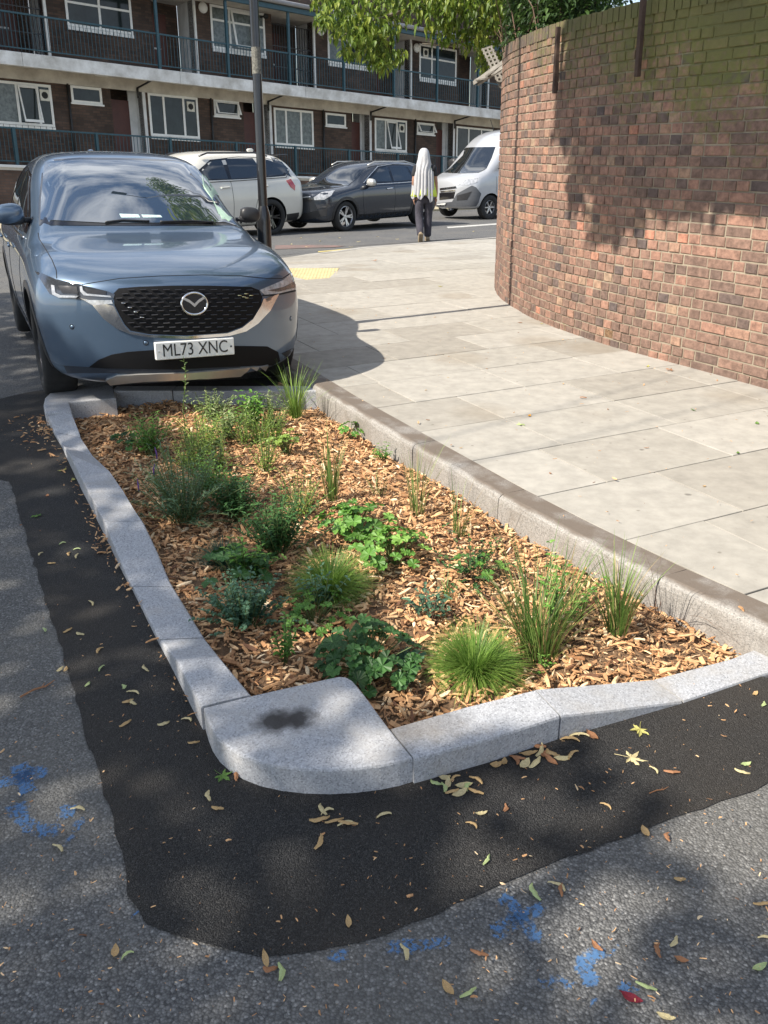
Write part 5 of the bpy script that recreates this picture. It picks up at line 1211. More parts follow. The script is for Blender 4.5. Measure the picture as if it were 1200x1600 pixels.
for sx in (1, -1):
    f4 = lambda y, z, sx=sx: S4.ax((sx*1.0, y, z), (-sx, 0, 0))
    S4.patch([(1.22,1.40),(1.55,1.72),(1.85,1.98),(2.3,2.0),(2.32,1.36),(1.5,1.33)], m_cg, 'side_window', off=.006, fn=f4, grid=10)
    S4.line([(1.15,1.2),(1.15,.6),(1.35,.42)], .005, m_gap, 'door_gap', fn=f4); S4.line([(2.38,2.1),(2.38,.42)], .005, m_gap, 'door_gap', fn=f4)
    S4.patch([(1.4,.34),(1.4,.50),(3.9,.50),(3.9,.34)], m_blk, 'sill_cladding', off=.006, fn=f4, grid=12)
    S4.patch([(1.4,.72),(1.4,.84),(3.9,.84),(3.9,.72)], m_blk, 'side_rubbing_strip', off=.012, fn=f4, grid=14)
S4.patch(c5([(908,306),(935,282),(1026,264),(1012,292),(965,306)]), m_lens, 'headlight', off=.01, grid=6)
m_vb = M('grey_van_bumper', (.075, .08, .09), rough=.55, vamt=.1)
S4.patch(c5([(790,404),(880,395),(905,352),(985,308),(1008,318),(1034,352),(1020,400),(985,455),(880,462),(790,460)]), m_vb, 'bumper', off=.012, grid=12)
S4.patch(c5([(812,348),(896,342),(888,378),(812,386)]), m_gloss, 'grille', off=.008, grid=6); S4.patch(c5([(815,322),(900,312),(905,322),(815,334)]), m_chrome, 'grille_trim', off=.012, grid=6); S4.patch(c5([(818,338),(896,330),(898,338),(818,345)]), m_chrome, 'grille_trim', off=.012, grid=6)
S4.patch(c5([(905,362),(985,340),(960,385),(905,388)]), m_blk, 'fog_recess', off=.018, grid=5)
S4.patch(c5([(800,407),(850,401),(850,428),(800,434)]), m_plate, 'number_plate', off=.03, grid=3)
S4.patch(c5([(800,432),(900,440),(900,448),(800,446)]), m_blk, 'lower_intake', off=.018, grid=5)
mirror(vn, 1, 1.05, 1.35, 1.55, m_blk, 1.5); mirror(vn, -1, 1.05, 1.35, 1.55, m_blk, 1.5)
mb = MB(); mb.tube([(.0, 1.9, 2.45), (.0, 1.75, 2.75)], .008, 6); mb.build('roof_aerial', m_blk, vn)

# ================================================================== PLANTS
def leafmat(name, c, c2, rough=.5, trans=.3, dark=.5):
    return M(name, c, rough=rough, attr=[(0, tuple(x*dark for x in c)), (.5, c), (1, c2)], vscale=30, vamt=.2, trans=trans)
m_gr = leafmat('fresh_green_leaf', (.12, .28, .04), (.26, .45, .09))
m_grd = leafmat('deep_green_leaf', (.045, .125, .030), (.09, .21, .05))
m_grb = leafmat('blue_green_leaf', (.065, .15, .085), (.14, .26, .15))
m_gry = leafmat('grey_green_leaf', (.10, .19, .09), (.22, .33, .17))
m_yel = leafmat('yellow_green_leaf', (.20, .32, .05), (.42, .50, .12))
m_var = leafmat('cream_edged_leaf', (.22, .33, .11), (.50, .54, .28))
m_fine = leafmat('fine_grass_blade', (.16, .29, .045), (.34, .47, .11), trans=.35)
m_reed = leafmat('reedy_blade', (.11, .21, .04), (.27, .36, .10), trans=.3)
m_dry = leafmat('straw_blade', (.30, .22, .09), (.50, .40, .2), trans=.2)
m_stem = M('green_stem', (.10, .14, .04), rough=.7, vamt=.2); m_twig = M('brown_twig', (.13, .08, .055), rough=.9, vamt=.3)
m_purp = M('purple_flower', (.12, .05, .22), rough=.7, vamt=.4, vscale=80)
rg_ = random.Random(21)
def frame(d):
    d = Vector(d).normalized(); s_ = d.cross(Vector((0, 0, 1)))
    s_ = s_.normalized() if s_.length > 1e-3 else Vector((1, 0, 0)); return d, s_, s_.cross(d)
def blade(mb, p, az, lean, L, w, bend, c, seg=5, tw=0):
    """a curved, tapering grass blade"""
    p = Vector(p); dh = Vector((math.cos(az), math.sin(az), 0)); sd_ = Vector((-dh.y, dh.x, 0)); a = lean; vs = []
    for i in range(seg+1):
        t = i/seg; ww = w*(1-t**2.2)*.5+.0002; s2 = (sd_*math.cos(tw*t)+Vector((0,0,1))*math.sin(tw*t))
        vs += [p-s2*ww, p+s2*ww]; p = p + (dh*math.sin(a)+Vector((0, 0, 1))*math.cos(a))*(L/seg); a += bend/seg
    mb.add(vs, [(2*i, 2*i+1, 2*i+3, 2*i+2) for i in range(seg)], 0, c)
def leaf(mb, p, d, L, w, c, fold=.25, droop=.3, up=None):
    """pointed leaf folded along its midrib"""
    d, s_, u_ = frame(d); p = Vector(p)
    if u_.z < 0: u_ = -u_
    q = [p, p+d*L*.3+u_*L*.04, p+d*L*.68, p+d*L-u_*L*droop]
    e = [(.3, 1), (.62, .82)]
    l1 = p+d*L*.28+s_*w*.5+u_*w*fold; l2 = p+d*L*.62+s_*w*.42+u_*w*fold-u_*L*droop*.3
    r1 = p+d*L*.28-s_*w*.5+u_*w*fold; r2 = p+d*L*.62-s_*w*.42+u_*w*fold-u_*L*droop*.3
    q[2] = q[2]-u_*L*droop*.35
    mb.add(q+[l1, l2, r1, r2], [(0,4,1),(4,5,2,1),(5,3,2),(0,1,6),(1,2,7,6),(2,3,7)], 0, c)
def lobed(mb, p, nrm, R_, c, lobes=5, cup=.25, rot=0):
    """round leaf with scalloped lobes (geranium, lady's mantle)"""
    n = Vector(nrm).normalized(); e1 = n.orthogonal().normalized(); e2 = n.cross(e1); vs = [Vector(p)]; k = lobes*6
    for i in range(k):
        t = rot + (i/(k-1))*math.pi*1.82; ph = i/(k-1)*lobes
        r_ = R_*(.86+.15*abs(math.sin(math.pi*ph))**.6) * (1 + .05*math.sin(ph*17))
        vs.append(Vector(p)+(e1*math.cos(t)+e2*math.sin(t))*r_+n*R_*cup*(.6+.5*math.cos(2*math.pi*ph)))
    mid = [Vector(p)+(v-Vector(p))*.55-n*R_*.02*((i % 6) == 0) for i, v in enumerate(vs[1:])]
    b = len(vs); vs += mid
    fs = [(0, b+i, b+i+1) for i in range(k-1)] + [(b+i, 1+i, 2+i, b+i+1) for i in range(k-1)]
    mb.add(vs, fs, 0, c)
PG = 'young plants set out in the bark bed'
PS = 1.16
def ground(px, py):
    p = at(px, py, -.02); return Vector((p.x, p.y, bedz(p.x, p.y)))
def plant(name, px, label, cat):
    r_ = empty(name, ground(*px), 0, label, cat, PG); r_.scale = (PS,)*3; return r_
def grass(name, px, label, n, H_, spr, w, mat_, bend=(.3, 1.1), lean=.25, base=.03, cat='grass tuft', drym=0, seg=5):
    mb = MB(); md_ = MB(); g0 = ground(*px)
    for i in range(n):
        az = rg_.uniform(0, 6.283); rr_ = base*math.sqrt(rg_.random()); h_ = H_*rg_.uniform(.45, 1.05)
        tgt = md_ if rg_.random() < drym else mb
        blade(tgt, (math.cos(az+.5)*rr_, math.sin(az+.5)*rr_, 0), az, abs(rg_.gauss(0, lean))*spr, h_, w*rg_.uniform(.6, 1.2), rg_.uniform(*bend)*spr, rg_.random(), seg, rg_.uniform(-.8, .8))
    if md_.n:
        r_ = plant(name, px, label, cat); mb.build('green_blades', mat_, r_, colors=True); md_.build('dry_blades', m_dry, r_, colors=True); return r_
    o = mb.build(name, mat_, colors=True); o.location = g0; o.scale = (1.1,)*3; return tag(o, label, cat, PG)
def mound(name, px, label, n, R_, H_, mat_, squash=1, cat='grass tuft'):
    mb = MB(); g0 = ground(*px)
    for i in range(n):
        az = rg_.uniform(0, 6.283); u = rg_.random(); rr_ = .035*rg_.random(); L_ = math.hypot(R_, H_)*rg_.uniform(.7, 1.1)
        lean = .12+1.2*u**.8+rg_.gauss(0, .08)
        blade(mb, (math.cos(az)*rr_, math.sin(az)*rr_, 0), az+rg_.gauss(0, .2), lean*.78, L_, .0020, .75+.6*u+rg_.gauss(0, .35), min(1, max(0, rg_.gauss(.55, .25))), 6, 0)
    o = mb.build(name, mat_, colors=True); o.location = g0; return tag(o, label, cat, PG)
def herb(name, px, label, n, H_, R_, L_, w, mat_, stems=m_stem, pairs=9, lean=.5, flower=None, cat='plant', droop=.3, wide=0, fl_h=.05):
    """bushy plant: many stems carrying pairs of leaves"""
    r_ = plant(name, px, label, cat); ml = MB(); ms2 = MB(); fl_ = []
    for i in range(n):
        az = rg_.uniform(0, 6.283); a = abs(rg_.gauss(0, lean)); h_ = H_*rg_.uniform(.6, 1.05)
        p = Vector((math.cos(az)*R_*.25*rg_.random(), math.sin(az)*R_*.25*rg_.random(), 0)); pts_ = [p.copy()]; dh = Vector((math.cos(az), math.sin(az), 0))
        for k in range(pairs):
            t = k/pairs; d = (dh*math.sin(a)+Vector((0,0,1))*math.cos(a)); p = p+d*(h_/pairs); a += rg_.uniform(-.06, .10); pts_.append(p.copy())
            if t > .12:
                b_ = rg_.uniform(0, 3.14)
                for sg in (0, math.pi):
                    ld = Vector((math.cos(b_+sg), math.sin(b_+sg), rg_.uniform(.1, .8))); s_ = (1-.45*t)*rg_.uniform(.7, 1.15)
                    leaf(ml, p, ld, L_*s_, w*s_, min(1, max(0, rg_.gauss(.35+.35*t, .2))), droop=droop)
        ms2.tube(pts_[::2] if len(pts_) > 4 else pts_, .0016, 4, cap=False)
        if flower and len(fl_) < 3 and rg_.random() < .25:
            q = pts_[-1]; mf = MB(); fl_.append(mf); mf.tube([q, q+Vector((0, 0, fl_h*.5)), q+Vector((rg_.uniform(-.01, .01), 0, fl_h))], [.0025, .0035, .001], 5)
    ml.build('leaves', mat_, r_, colors=True); ms2.build('stems', stems, r_)
    for mf in fl_: mf.build('flower_spike', flower, r_, smooth=True)
    return r_
def gera(name, px, label, n, H_, R_, lr, mat_, cat='plant', low=.4):
    n = int(n*1.25) if n > 5 else n; lr = lr*.82
    """clump of long-stalked scalloped leaves"""
    r_ = plant(name, px, label, cat); ml = MB(); ms2 = MB()
    for i in range(n):
        az = rg_.uniform(0, 6.283); rr_ = R_*math.sqrt(rg_.random()); h_ = H_*(1-low*(rr_/R_)**2)*rg_.uniform(.55, 1.0); q = Vector((math.cos(az)*rr_, math.sin(az)*rr_, h_))
        nr = Vector((math.cos(az)*.5*rr_/R_+rg_.uniform(-.3, .3), math.sin(az)*.5*rr_/R_+rg_.uniform(-.3, .3), 1))
        lobed(ml, q, nr, lr*rg_.uniform(.55, 1.1), min(1, max(0, rg_.gauss(.5, .25))), 7, .22, rg_.uniform(0, 6))
        ms2.tube([(q.x*.12, q.y*.12, 0), (q.x*.5, q.y*.5, h_*.65), tuple(q)], .0017, 4, cap=False)
    ml.build('leaves', mat_, r_, colors=True); ms2.build('stalks', m_stem, r_)
    return r_
herb('herb_plant', (232,708), 'mid green feathery clump nearest the rounded corner block under the car', 34, .22, .14, .05, .013, m_gr, pairs=7, lean=.45)
gera('leafy_plant', (205,700), 'small clump with broad dark leaves at the far left of the bed', 12, .10, .11, .032, m_grd)
herb('lavender_plant', (288,808), 'largest grey green bush of narrow leaves on the left of the bed', 85, .36, .22, .042, .006, m_gry, pairs=15, lean=.48, flower=m_purp, cat='plant')
herb('flowering_herb', (318,705), 'pale green narrow leaved plant with one tall spike rising before the bumper', 26, .26, .12, .05, .011, m_yel, pairs=9, lean=.42)
mbx = plant('tall_spike', (292,700), 'single tall pale flower spike standing in front of the car bumper', 'plant')
mb = MB(); mb.tube([(0,0,0),(.0,.0,.25),(.03,.01,.42),(.025,.01,.52)], [.003,.0025,.002,.001], 5); mb.build('stem', m_yel, mbx)
mb = MB()
for k in range(26): leaf(mb, (.02*(k/26)+.01, .005, .16+.34*k/26), (math.cos(k*2.4), math.sin(k*2.4), 1.0), .026, .010, rg_.random())
mb.build('buds', m_var, mbx, colors=True)
herb('variegated_plant', (352,690), 'cream edged pale leaved plant at the back of the bed, left of the bright nettle', 30, .24, .13, .050, .013, m_var, pairs=7, lean=.5)
herb('nettle_plant', (395,668), 'bright green toothed plant at the back of the bed in front of the number plate', 20, .23, .10, .055, .026, m_gr, pairs=7, lean=.35)
grass('tall_grass', (462,650), 'tall dark grass clump at the back right of the bed by the car wheel', 110, .40, 1.0, .005, m_fine, bend=(.3, 1.1), lean=.32)
gera('leafy_plant', (450,712), 'yellow green leafy seedling clump behind the thin upright grass', 22, .15, .10, .026, m_yel)
gera('leafy_plant', (548,680), 'two small bright leaves against the far end of the pavement kerb', 8, .10, .07, .034, m_gr)
herb('seedling', (598,716), 'small seedling close to the leaf shadow on the pavement kerb', 7, .10, .05, .035, .016, m_gr, pairs=5)
grass('thin_grass', (519,785), 'upright thin grass in the middle, behind the bright scalloped leaves', 46, .36, .45, .005, m_reed, lean=.22, drym=.25)
grass('thin_grass', (652,805), 'sparse thin grass beside the second kerb joint, leaning over the kerb', 36, .38, .7, .0035, m_reed, lean=.30, drym=.2)
grass('thin_grass', (716,835), 'very thin wispy grass just in front of the kerb joint', 26, .30, .7, .003, m_reed, lean=.34, drym=.2)
herb('bushy_plant', (368,806), 'dark green rounded bush right of the grey green lavender', 62, .20, .13, .036, .016, m_grd, pairs=9, lean=.62)
herb('bushy_plant', (434,866), 'dark green bush behind the yellow green grass mound', 60, .27, .12, .036, .017, m_grd, pairs=10, lean=.42)
mound('fine_grass', (348,872), 'small fine blue green grass tuft near the left kerb', 420, .09, .13, m_grb)
gera('leafy_plant', (368,905), 'dark leafy clump with big leaves by the left kerb', 22, .14, .15, .042, m_grd)
herb('herb_plant', (385,902), 'upright soft green stems growing out of the dark leafy clump', 16, .18, .07, .036, .018, m_gr, pairs=8, lean=.25)
herb('catmint_plant', (384,982), 'blue green small leaved bush nearest the left kerb', 66, .19, .13, .023, .019, m_grb, pairs=11, lean=.62)
mound('fine_grass', (517,925), 'yellow green fine grass mound in the middle of the bed', 1500, .15, .14, m_fine)
gera('leafy_plant', (492,966), 'mid green leafy clump in front of the middle grass mound', 26, .12, .13, .024, m_gr)
herb('herb_plant', (500,950), 'thin upright stems with oval leaves before the middle grass mound', 12, .16, .10, .034, .016, m_grb, pairs=6, lean=.4)
gera('scalloped_plant', (556,832), 'bright green scalloped leaves, rear of the two bright clumps', 34, .14, .15, .040, m_gr)
gera('scalloped_plant', (612,876), 'bright green scalloped leaves, front of the two bright clumps', 34, .14, .14, .040, m_gr)
gera('scalloped_plant', (578,1044), 'dark green scalloped clump behind the large corner block', 60, .20, .16, .036, m_grd, low=.6)
gera('scalloped_plant', (645,1030), 'single broad dark leaf lying between the dark clump and the bright grass mound', 3, .05, .04, .045, m_grb)
mound('fine_grass', (742,1052), 'bright green fine grass mound nearest the front kerb', 1700, .185, .085, m_fine)
grass('reedy_grass', (842,1018), 'tall reedy grass clump at the front right of the bed', 190, .40, .95, .0042, m_reed, lean=.30, drym=.2, base=.06)
grass('reedy_grass', (885,960), 'loose grass behind the tall reedy clump at the front right', 40, .26, .9, .004, m_reed, lean=.4, drym=.1, base=.08)
herb('herb_plant', (868,985), 'small round leaved sprigs rising among the reedy grass', 10, .30, .08, .030, .022, m_gr, pairs=7, lean=.28)
grass('tall_grass', (962,1000), 'upright grass with orange stems, rightmost tuft by the kerb', 105, .34, .8, .0048, m_reed, lean=.24, drym=.25)
grass('wispy_grass', (1030,965), 'dark bare curved stems at the near end of the pavement kerb', 13, .30, 1.1, .0022, m_twig, lean=.45, bend=(.6, 1.8), base=.08)
herb('twiggy_shrub', (738,900), 'twiggy little shrub with small dark leaves right of the bright clumps', 16, .20, .14, .032, .018, m_grd, stems=m_twig, pairs=6, lean=.8)
gera('leafy_plant', (748,896), 'few broad mid green leaves under the twiggy shrub', 8, .09, .10, .035, m_gr)
herb('twiggy_shrub', (672,955), 'small blue green shrub with bare crooked twigs', 13, .13, .11, .030, .020, m_grb, stems=m_twig, pairs=5, lean=.9)
herb('seedling', (444,1036), 'thin pale green seedling standing alone behind the corner block', 6, .17, .04, .030, .016, m_gr, pairs=8, lean=.16)
herb('seedling', (850,1040), 'tiny seedling by the front kerb between the grass mound and reeds', 5, .06, .03, .024, .010, m_gr, pairs=4)
for (px, lb) in [((415,742), 'wispy straw coloured stems right of the lavender'), ((345,735), 'wispy pale stems behind the lavender'), ((470,800), 'wispy stems between the dark bush and the bright clump'), ((385,700), 'thin yellowish stems below the bright nettle'), ((430,690), 'loose yellow green stems near the yellow seedling clump')]:
    herb('wispy_plant', px, lb, 24, .22, .12, .028, .007, m_yel, pairs=8, lean=.55)
herb('pale_herb', (330,660), 'pale feathery stems under the tall flower spike', 34, .20, .14, .034, .010, m_var, pairs=8, lean=.6)
herb('pale_herb', (300,735), 'bright narrow leaved stems directly behind the lavender', 40, .24, .16, .040, .008, m_yel, pairs=10, lean=.55)
herb('pale_herb', (425,665), 'pale thin leaved plant between the nettle and the dark grass', 26, .22, .10, .04, .010, m_var, pairs=8, lean=.4)
grass('pale_grass', (410,700), 'pale green arching grass in front of the nettle', 46, .26, .8, .005, m_fine, lean=.35)
herb('bushy_plant', (330,770), 'soft green bush joining the lavender to the dark bush', 40, .18, .14, .034, .012, m_gr, pairs=8, lean=.6)
grass('thin_grass', (590,770), 'low thin grass halfway between the kerb and the upright grass', 22, .16, .9, .003, m_reed, lean=.4, drym=.4)
grass('thin_grass', (700,930), 'low straw grass in front of the twiggy shrub', 22, .14, .9, .003, m_reed, lean=.4, drym=.5)
mb = MB(); o_ = at(840, 505, .12)
for k in range(14): blade(mb, (rg_.uniform(-.03, .03), rg_.uniform(-.03, .03), 0), rg_.uniform(0, 6), .2, rg_.uniform(.05, .16), .004, .6, rg_.random())
o = mb.build('weed', m_gr, colors=True); o.location = at(883, 516, .12); tag(o, 'small weed growing at the foot of the brick wall', 'weed')

# ================================================================== FALLEN LEAVES
def palette(name, c): return M(name, c, rough=.7, vscale=25, vamt=.35, trans=.2)
LM = {'tan': palette('tan_leaf', (.50, .33, .15)), 'pale': palette('pale_leaf', (.60, .50, .27)), 'brown': palette('brown_leaf', (.34, .16, .075)), 'green': palette('green_leaf', (.13, .24, .05)), 'yel': palette('yellow_leaf', (.46, .42, .13)), 'plum': palette('plum_leaf', (.20, .012, .025)), 'orange': palette('orange_leaf', (.62, .30, .03)), 'pgreen': palette('pale_green_leaf', (.42, .50, .22))}
def lmesh(kind, seed):
    r2 = random.Random(seed); mb = MB()
    if kind == 'wing':          # curled winged seed
        pts_ = []; n = 7
        for i in range(n+1):
            t = i/n; x = t-.5; y = .28*math.sin(t*2.4)+.05*r2.uniform(-1, 1); wd = .10+.20*math.sin(math.pi*min(1, t*.9+.05))**1.2; z = .10*math.sin(t*3)+.04
            pts_.append((Vector((x, y, z)), wd))
        vs = []
        for p, wd in pts_: vs += [p+Vector((0, -wd*.5, .02)), p+Vector((0, 0, .09)), p+Vector((0, wd*.5, .0))]
        mb.add(vs, [(3*i+j, 3*i+j+1, 3*i+4+j, 3*i+3+j) for i in range(n) for j in (0, 1)])
    elif kind == 'maple':
        lob = [(0, 1.0), (.62, .82), (1.15, .88), (2.0, .55), (-2.0, .55), (-1.15, .88), (-.62, .82)]
        ang = sorted([(a, r) for a, r in [(0, 1), (1.0, .86), (2.0, .62), (-1.0, .86), (-2.0, .62)]]); vs = [Vector((0, 0, .04))]
        seq = []
        for i, (a, r) in enumerate(ang):
            seq += [(a-.30, r*.62), (a-.14, r*.74), (a, r), (a+.14, r*.74), (a+.30, r*.60)]
            if i < len(ang)-1: seq.append(((a+ang[i+1][0])/2, .34))
        for a, r in seq: vs.append(Vector((math.sin(a)*r*.6, math.cos(a)*r*.6, .14*r2.uniform(-.2, 1)*r)))
        mb.add(vs, [(0, i, i+1) for i in range(1, len(vs)-1)]); mb.tube([(0, 0, .03), (.03, -.3, .05), (.0, -.55, .02)], .012, 4)
    elif kind == 'oval':
        n = 8; vs = []
        for i in range(n+1):
            t = i/n; w = .23*math.sin(math.pi*t)**.8; z = .12*(t-.5)**2*4+.02; vs += [(t-.5, -w, z+.05*r2.random()), (t-.5, 0, z-.01), (t-.5, w, z+.08*r2.random())]
        mb.add(vs, [(3*i+j, 3*i+j+1, 3*i+4+j, 3*i+3+j) for i in range(n) for j in (0, 1)])
    elif kind == 'twig':
        mb.tube([(-.5, 0, .03), (-.1, .05, .04), (.2, -.03, .03), (.5, .06, .04)], [.03, .035, .03, .012], 5); mb.tube([(.1, 0, .03), (.25, .14, .05)], [.02, .008], 4)
    return mb
LMESH = {}
def fallen(px, kind, colr, size, label, cat='leaf', group=None, z=.004, base='fallen_leaf'):
    key = (kind, colr, rg_.randint(0, 3))
    p = at(px[0], px[1], z)
    if key not in LMESH:
        o = lmesh(kind, hash(kind) % 7 + key[2]*13 if False else key[2]*13+len(kind)).build(base, LM.get(colr, m_twig)); LMESH[key] = o
    else:
        o = LMESH[key].copy(); col.objects.link(o)
    o.location = (p.x, p.y, p.z+.001); o.scale = (size*rg_.uniform(.6, 1.0), size*rg_.uniform(.6, 1.0), size*.8); o.rotation_euler = (rg_.uniform(-.12, .12), rg_.uniform(-.12, .12), rg_.uniform(0, 6.283)); o.name = base
    o['label'] = label; o['category'] = cat
    if group: o['group'] = group
    return o
fallen((347,1212), 'maple', 'green', .075, 'green lobed leaf lying against the large corner block', group=None)
fallen((375,1216), 'wing', 'brown', .06, 'curled brown leaf beside the green lobed leaf at the corner block')
fallen((1000,1140), 'maple', 'yel', .085, 'yellow green lobed leaf on the dark asphalt right of the front kerb')
fallen((985,1185), 'maple', 'pale', .095, 'crumpled pale yellow leaf below the yellow green lobed leaf')
fallen((986,1560), 'oval', 'plum', .055, 'dark plum red leaf on the blue paint mark')
fallen((57,806), 'maple', 'green', .07, 'green lobed leaf on the edge of the black asphalt at left')
fallen((97,736), 'oval', 'yel', .075, 'yellow curled leaf beside the left kerb near the blue car')
fallen((115,750), 'oval', 'yel', .05, 'small dull yellow leaf just below the yellow curled one at the left kerb')
fallen((74,775), 'oval', 'brown', .045, 'small brown leaf on black asphalt left of the kerb')
fallen((827,650), 'oval', 'orange', .05, 'bright orange leaf on the pavement slabs', z=.122)
fallen((815,664), 'maple', 'pgreen', .07, 'flattened pale green leaf beside the orange leaf on the pavement', z=.122)
fallen((912,622), 'wing', 'brown', .07, 'curled brown leaf on the pavement near the middle', z=.122)
fallen((1083,641), 'oval', 'green', .045, 'small green leaf on the pavement towards the wall', z=.122)
fallen((1183,662), 'oval', 'green', .055, 'green leaf on the pavement near the right edge of the photo', z=.122)
fallen((1153,708), 'oval', 'green', .045, 'green leaf on the pavement, lowest of the three at right', z=.122)
fallen((1012,573), 'oval', 'yel', .06, 'yellow leaf on the pavement just below the brick wall', z=.122)
fallen((1046,578), 'maple', 'brown', .085, 'dry upright brown leaf at the foot of the brick wall', z=.13)
fallen((812,504), 'maple', 'brown', .06, 'small brown leaf on the pavement by the lamp post shadow', z=.122)
fallen((846,506), 'oval', 'yel', .05, 'small yellow green leaf at the foot of the wall near the curve', z=.122)
fallen((688,448), 'oval', 'yel', .09, 'yellow leaf on the far part of the pavement', z=.12)
fallen((585,407), 'maple', 'brown', .11, 'brown leaf far off on the pavement near the crossing', z=.1)
fallen((240,930), 'twig', 'brown', .10, 'thin twig standing out beside the low pale kerb stone', 'twig', base='twig')
fallen((60,1078), 'twig', 'brown', .13, 'reddish bare twig on the old asphalt at the left edge', 'twig', base='twig')
fallen((1030,1236), 'twig', 'brown', .07, 'short curved red twig on the black asphalt at right', 'twig', base='twig')
GW = 'curled pale seed wings scattered on the asphalt'
drift = [(700,1225),(712,1220),(690,1232),(725,1228),(706,1236),(735,1233),(718,1240),(742,1222),(683,1222),(695,1216),(745,1236)]
for i, q in enumerate(drift): fallen(q, 'wing' if i % 3 else 'oval', ['pale', 'tan', 'pgreen'][i % 3], .055, 'pale leaf in the tight heap below the front kerb', group='heap of pale leaves below the front kerb')
d2 = [(812,1184),(826,1178),(840,1172),(852,1180),(866,1176),(878,1186),(800,1190),(788,1192),(833,1190),(860,1188),(897,1183),(820,1195),(845,1165),(775,1196),(905,1153),(925,1150),(890,1160)]
for i, q in enumerate(d2): fallen(q, 'oval' if i % 2 else 'wing', ['brown', 'tan', 'pale'][i % 3], .06, 'dry leaf in the long drift along the foot of the front kerb', group='dry leaves drifted against the front kerb')
d3 = [(500,1278),(512,1272),(522,1282),(540,1292),(545,1285),(508,1266),(495,1316),(600,1278)]
for i, q in enumerate(d3): fallen(q, 'wing', ['tan', 'pale'][i % 2], .055, 'tan winged seed in the loose cluster in front of the corner block', group='cluster in front of the corner block')
d4 = [(207,1085),(200,1095),(212,1098),(195,1130),(290,1128),(303,1160),(255,1130),(342,1262),(330,1245)]
for i, q in enumerate(d4): fallen(q, 'wing', ['pale', 'tan'][i % 2], .055, 'pale winged seed on black asphalt left of the corner block', group='seeds left of the corner block')
d5 = [(65,867),(98,851),(110,867),(122,870),(120,860),(82,880),(141,944),(67,986),(105,985),(128,990),(160,1046),(158,1018),(93,1045),(135,1070),(100,1046),(230,1045),(190,1075)]
for i, q in enumerate(d5): fallen(q, 'wing', ['pale', 'pgreen', 'tan'][i % 3], .048, 'small pale seed wing lying between the old asphalt and the left kerb', group='seeds along the left kerb')
d6 = [(180,1488),(200,1497),(88,1328),(424,1510),(415,1500),(433,1520),(628,1490),(750,1488),(700,1545),(730,1550),(868,1388),(880,1393),(545,1442),(840,1395),(120,1268)]
for i, q in enumerate(d6): fallen(q, 'wing' if i % 4 else 'oval', ['tan', 'pgreen', 'pale', 'brown'][i % 4], .05, 'curled leaf on the old asphalt at the bottom of the photo', group='leaves along the bottom of the photo')
d7 = [(1008,1300),(1048,1310),(1050,1470),(1186,1512),(1190,1410),(1033,1488),(1040,1590),(1010,1540),(1062,1372),(1064,1500),(1160,1205),(1190,1100),(1180,1085),(1050,1205),(1020,1205),(1165,1195),(945,1262),(786,1262),(752,1272),(758,1344),(735,1292),(932,1480),(1195,1470)]
for i, q in enumerate(d7): fallen(q, 'wing' if i % 3 else 'oval', ['tan', 'brown', 'pale', 'pgreen'][i % 4], .046, 'small dry leaf scattered on the asphalt at the lower right', group='leaves scattered at the lower right')
d8 = [(640,495),(700,520),(760,560),(880,600),(950,640),(720,700),(860,740),(1100,760),(1010,700),(700,590),(600,560),(665,610),(780,470),(720,430),(650,420),(560,460)]
for i, q in enumerate(d8): fallen(q, 'oval', ['brown', 'tan'][i % 2], .028, 'tiny brown leaf scrap on the pavement slabs', group='scraps scattered over the pavement', z=.122)
d9 = [(470,372),(500,377),(530,372),(560,378),(590,370),(620,374),(510,366),(740,362),(480,386),(548,386),(455,382)]
for i, q in enumerate(d9):
    o = fallen(q, 'oval', 'pale', .10, 'pale leaf lying far off on the street', group='leaves far off on the street'); p = far(*q, .006); o.location = p

# ================================================================== THE PERSON
# walking away, head and back covered by a long grey-white cloth, hi-vis waistcoat, dark trousers
pf = far(662, 377)
walker = empty('person', (pf.x, pf.y, pf.z), R(4), 'person walking away, long white cloth over head and back, yellow waistcoat, dark trousers', 'person')
m_skin = M('skin', (.32, .17, .11), rough=.6, vamt=.1); m_trou = M('dark_trousers', (.045, .042, .055), rough=.9, vscale=6, vamt=.35, bump=.4, bscale=9, bdist=.03)
m_cloth = M('grey_white_cloth', (.40, .40, .415), rough=.9, vscale=5, vamt=.10, bump=.35, bscale=14, bdist=.02)
m_hiv = M('yellow_waistcoat', (.52, .62, .06), rough=.7, vamt=.12); m_tee = M('black_shirt', (.02, .02, .024), rough=.9, vamt=.2); m_shoe = M('tan_shoe', (.26, .20, .13), rough=.8, vamt=.3)
def skinned(name, J, E_, mats, root=0, sub=2, parent=None):
    """one continuous surface grown over a skeleton; J = [(x, y, z, rx, ry)]"""
    me = bpy.data.meshes.new(name); me.from_pydata([j[:3] for j in J], E_, []); o = bpy.data.objects.new(name, me); col.objects.link(o)
    md_ = o.modifiers.new('skin', 'SKIN'); md_.use_smooth_shade = True
    sv = me.skin_vertices[0].data if me.skin_vertices else None
    if sv is None:
        bm = bmesh.new(); bm.from_mesh(me); bm.verts.layers.skin.verify(); bm.to_mesh(me); bm.free(); sv = me.skin_vertices[0].data
    for i, j in enumerate(J): sv[i].radius = (j[3], j[4]); sv[i].use_root = (i == root)
    md2 = o.modifiers.new('sub', 'SUBSURF'); md2.levels = sub; md2.render_levels = sub
    bake(o); o.data.materials.clear(); o.data.materials.append(mats); o.data.polygons.foreach_set('use_smooth', [True]*len(o.data.polygons)); o.parent = parent
    return o
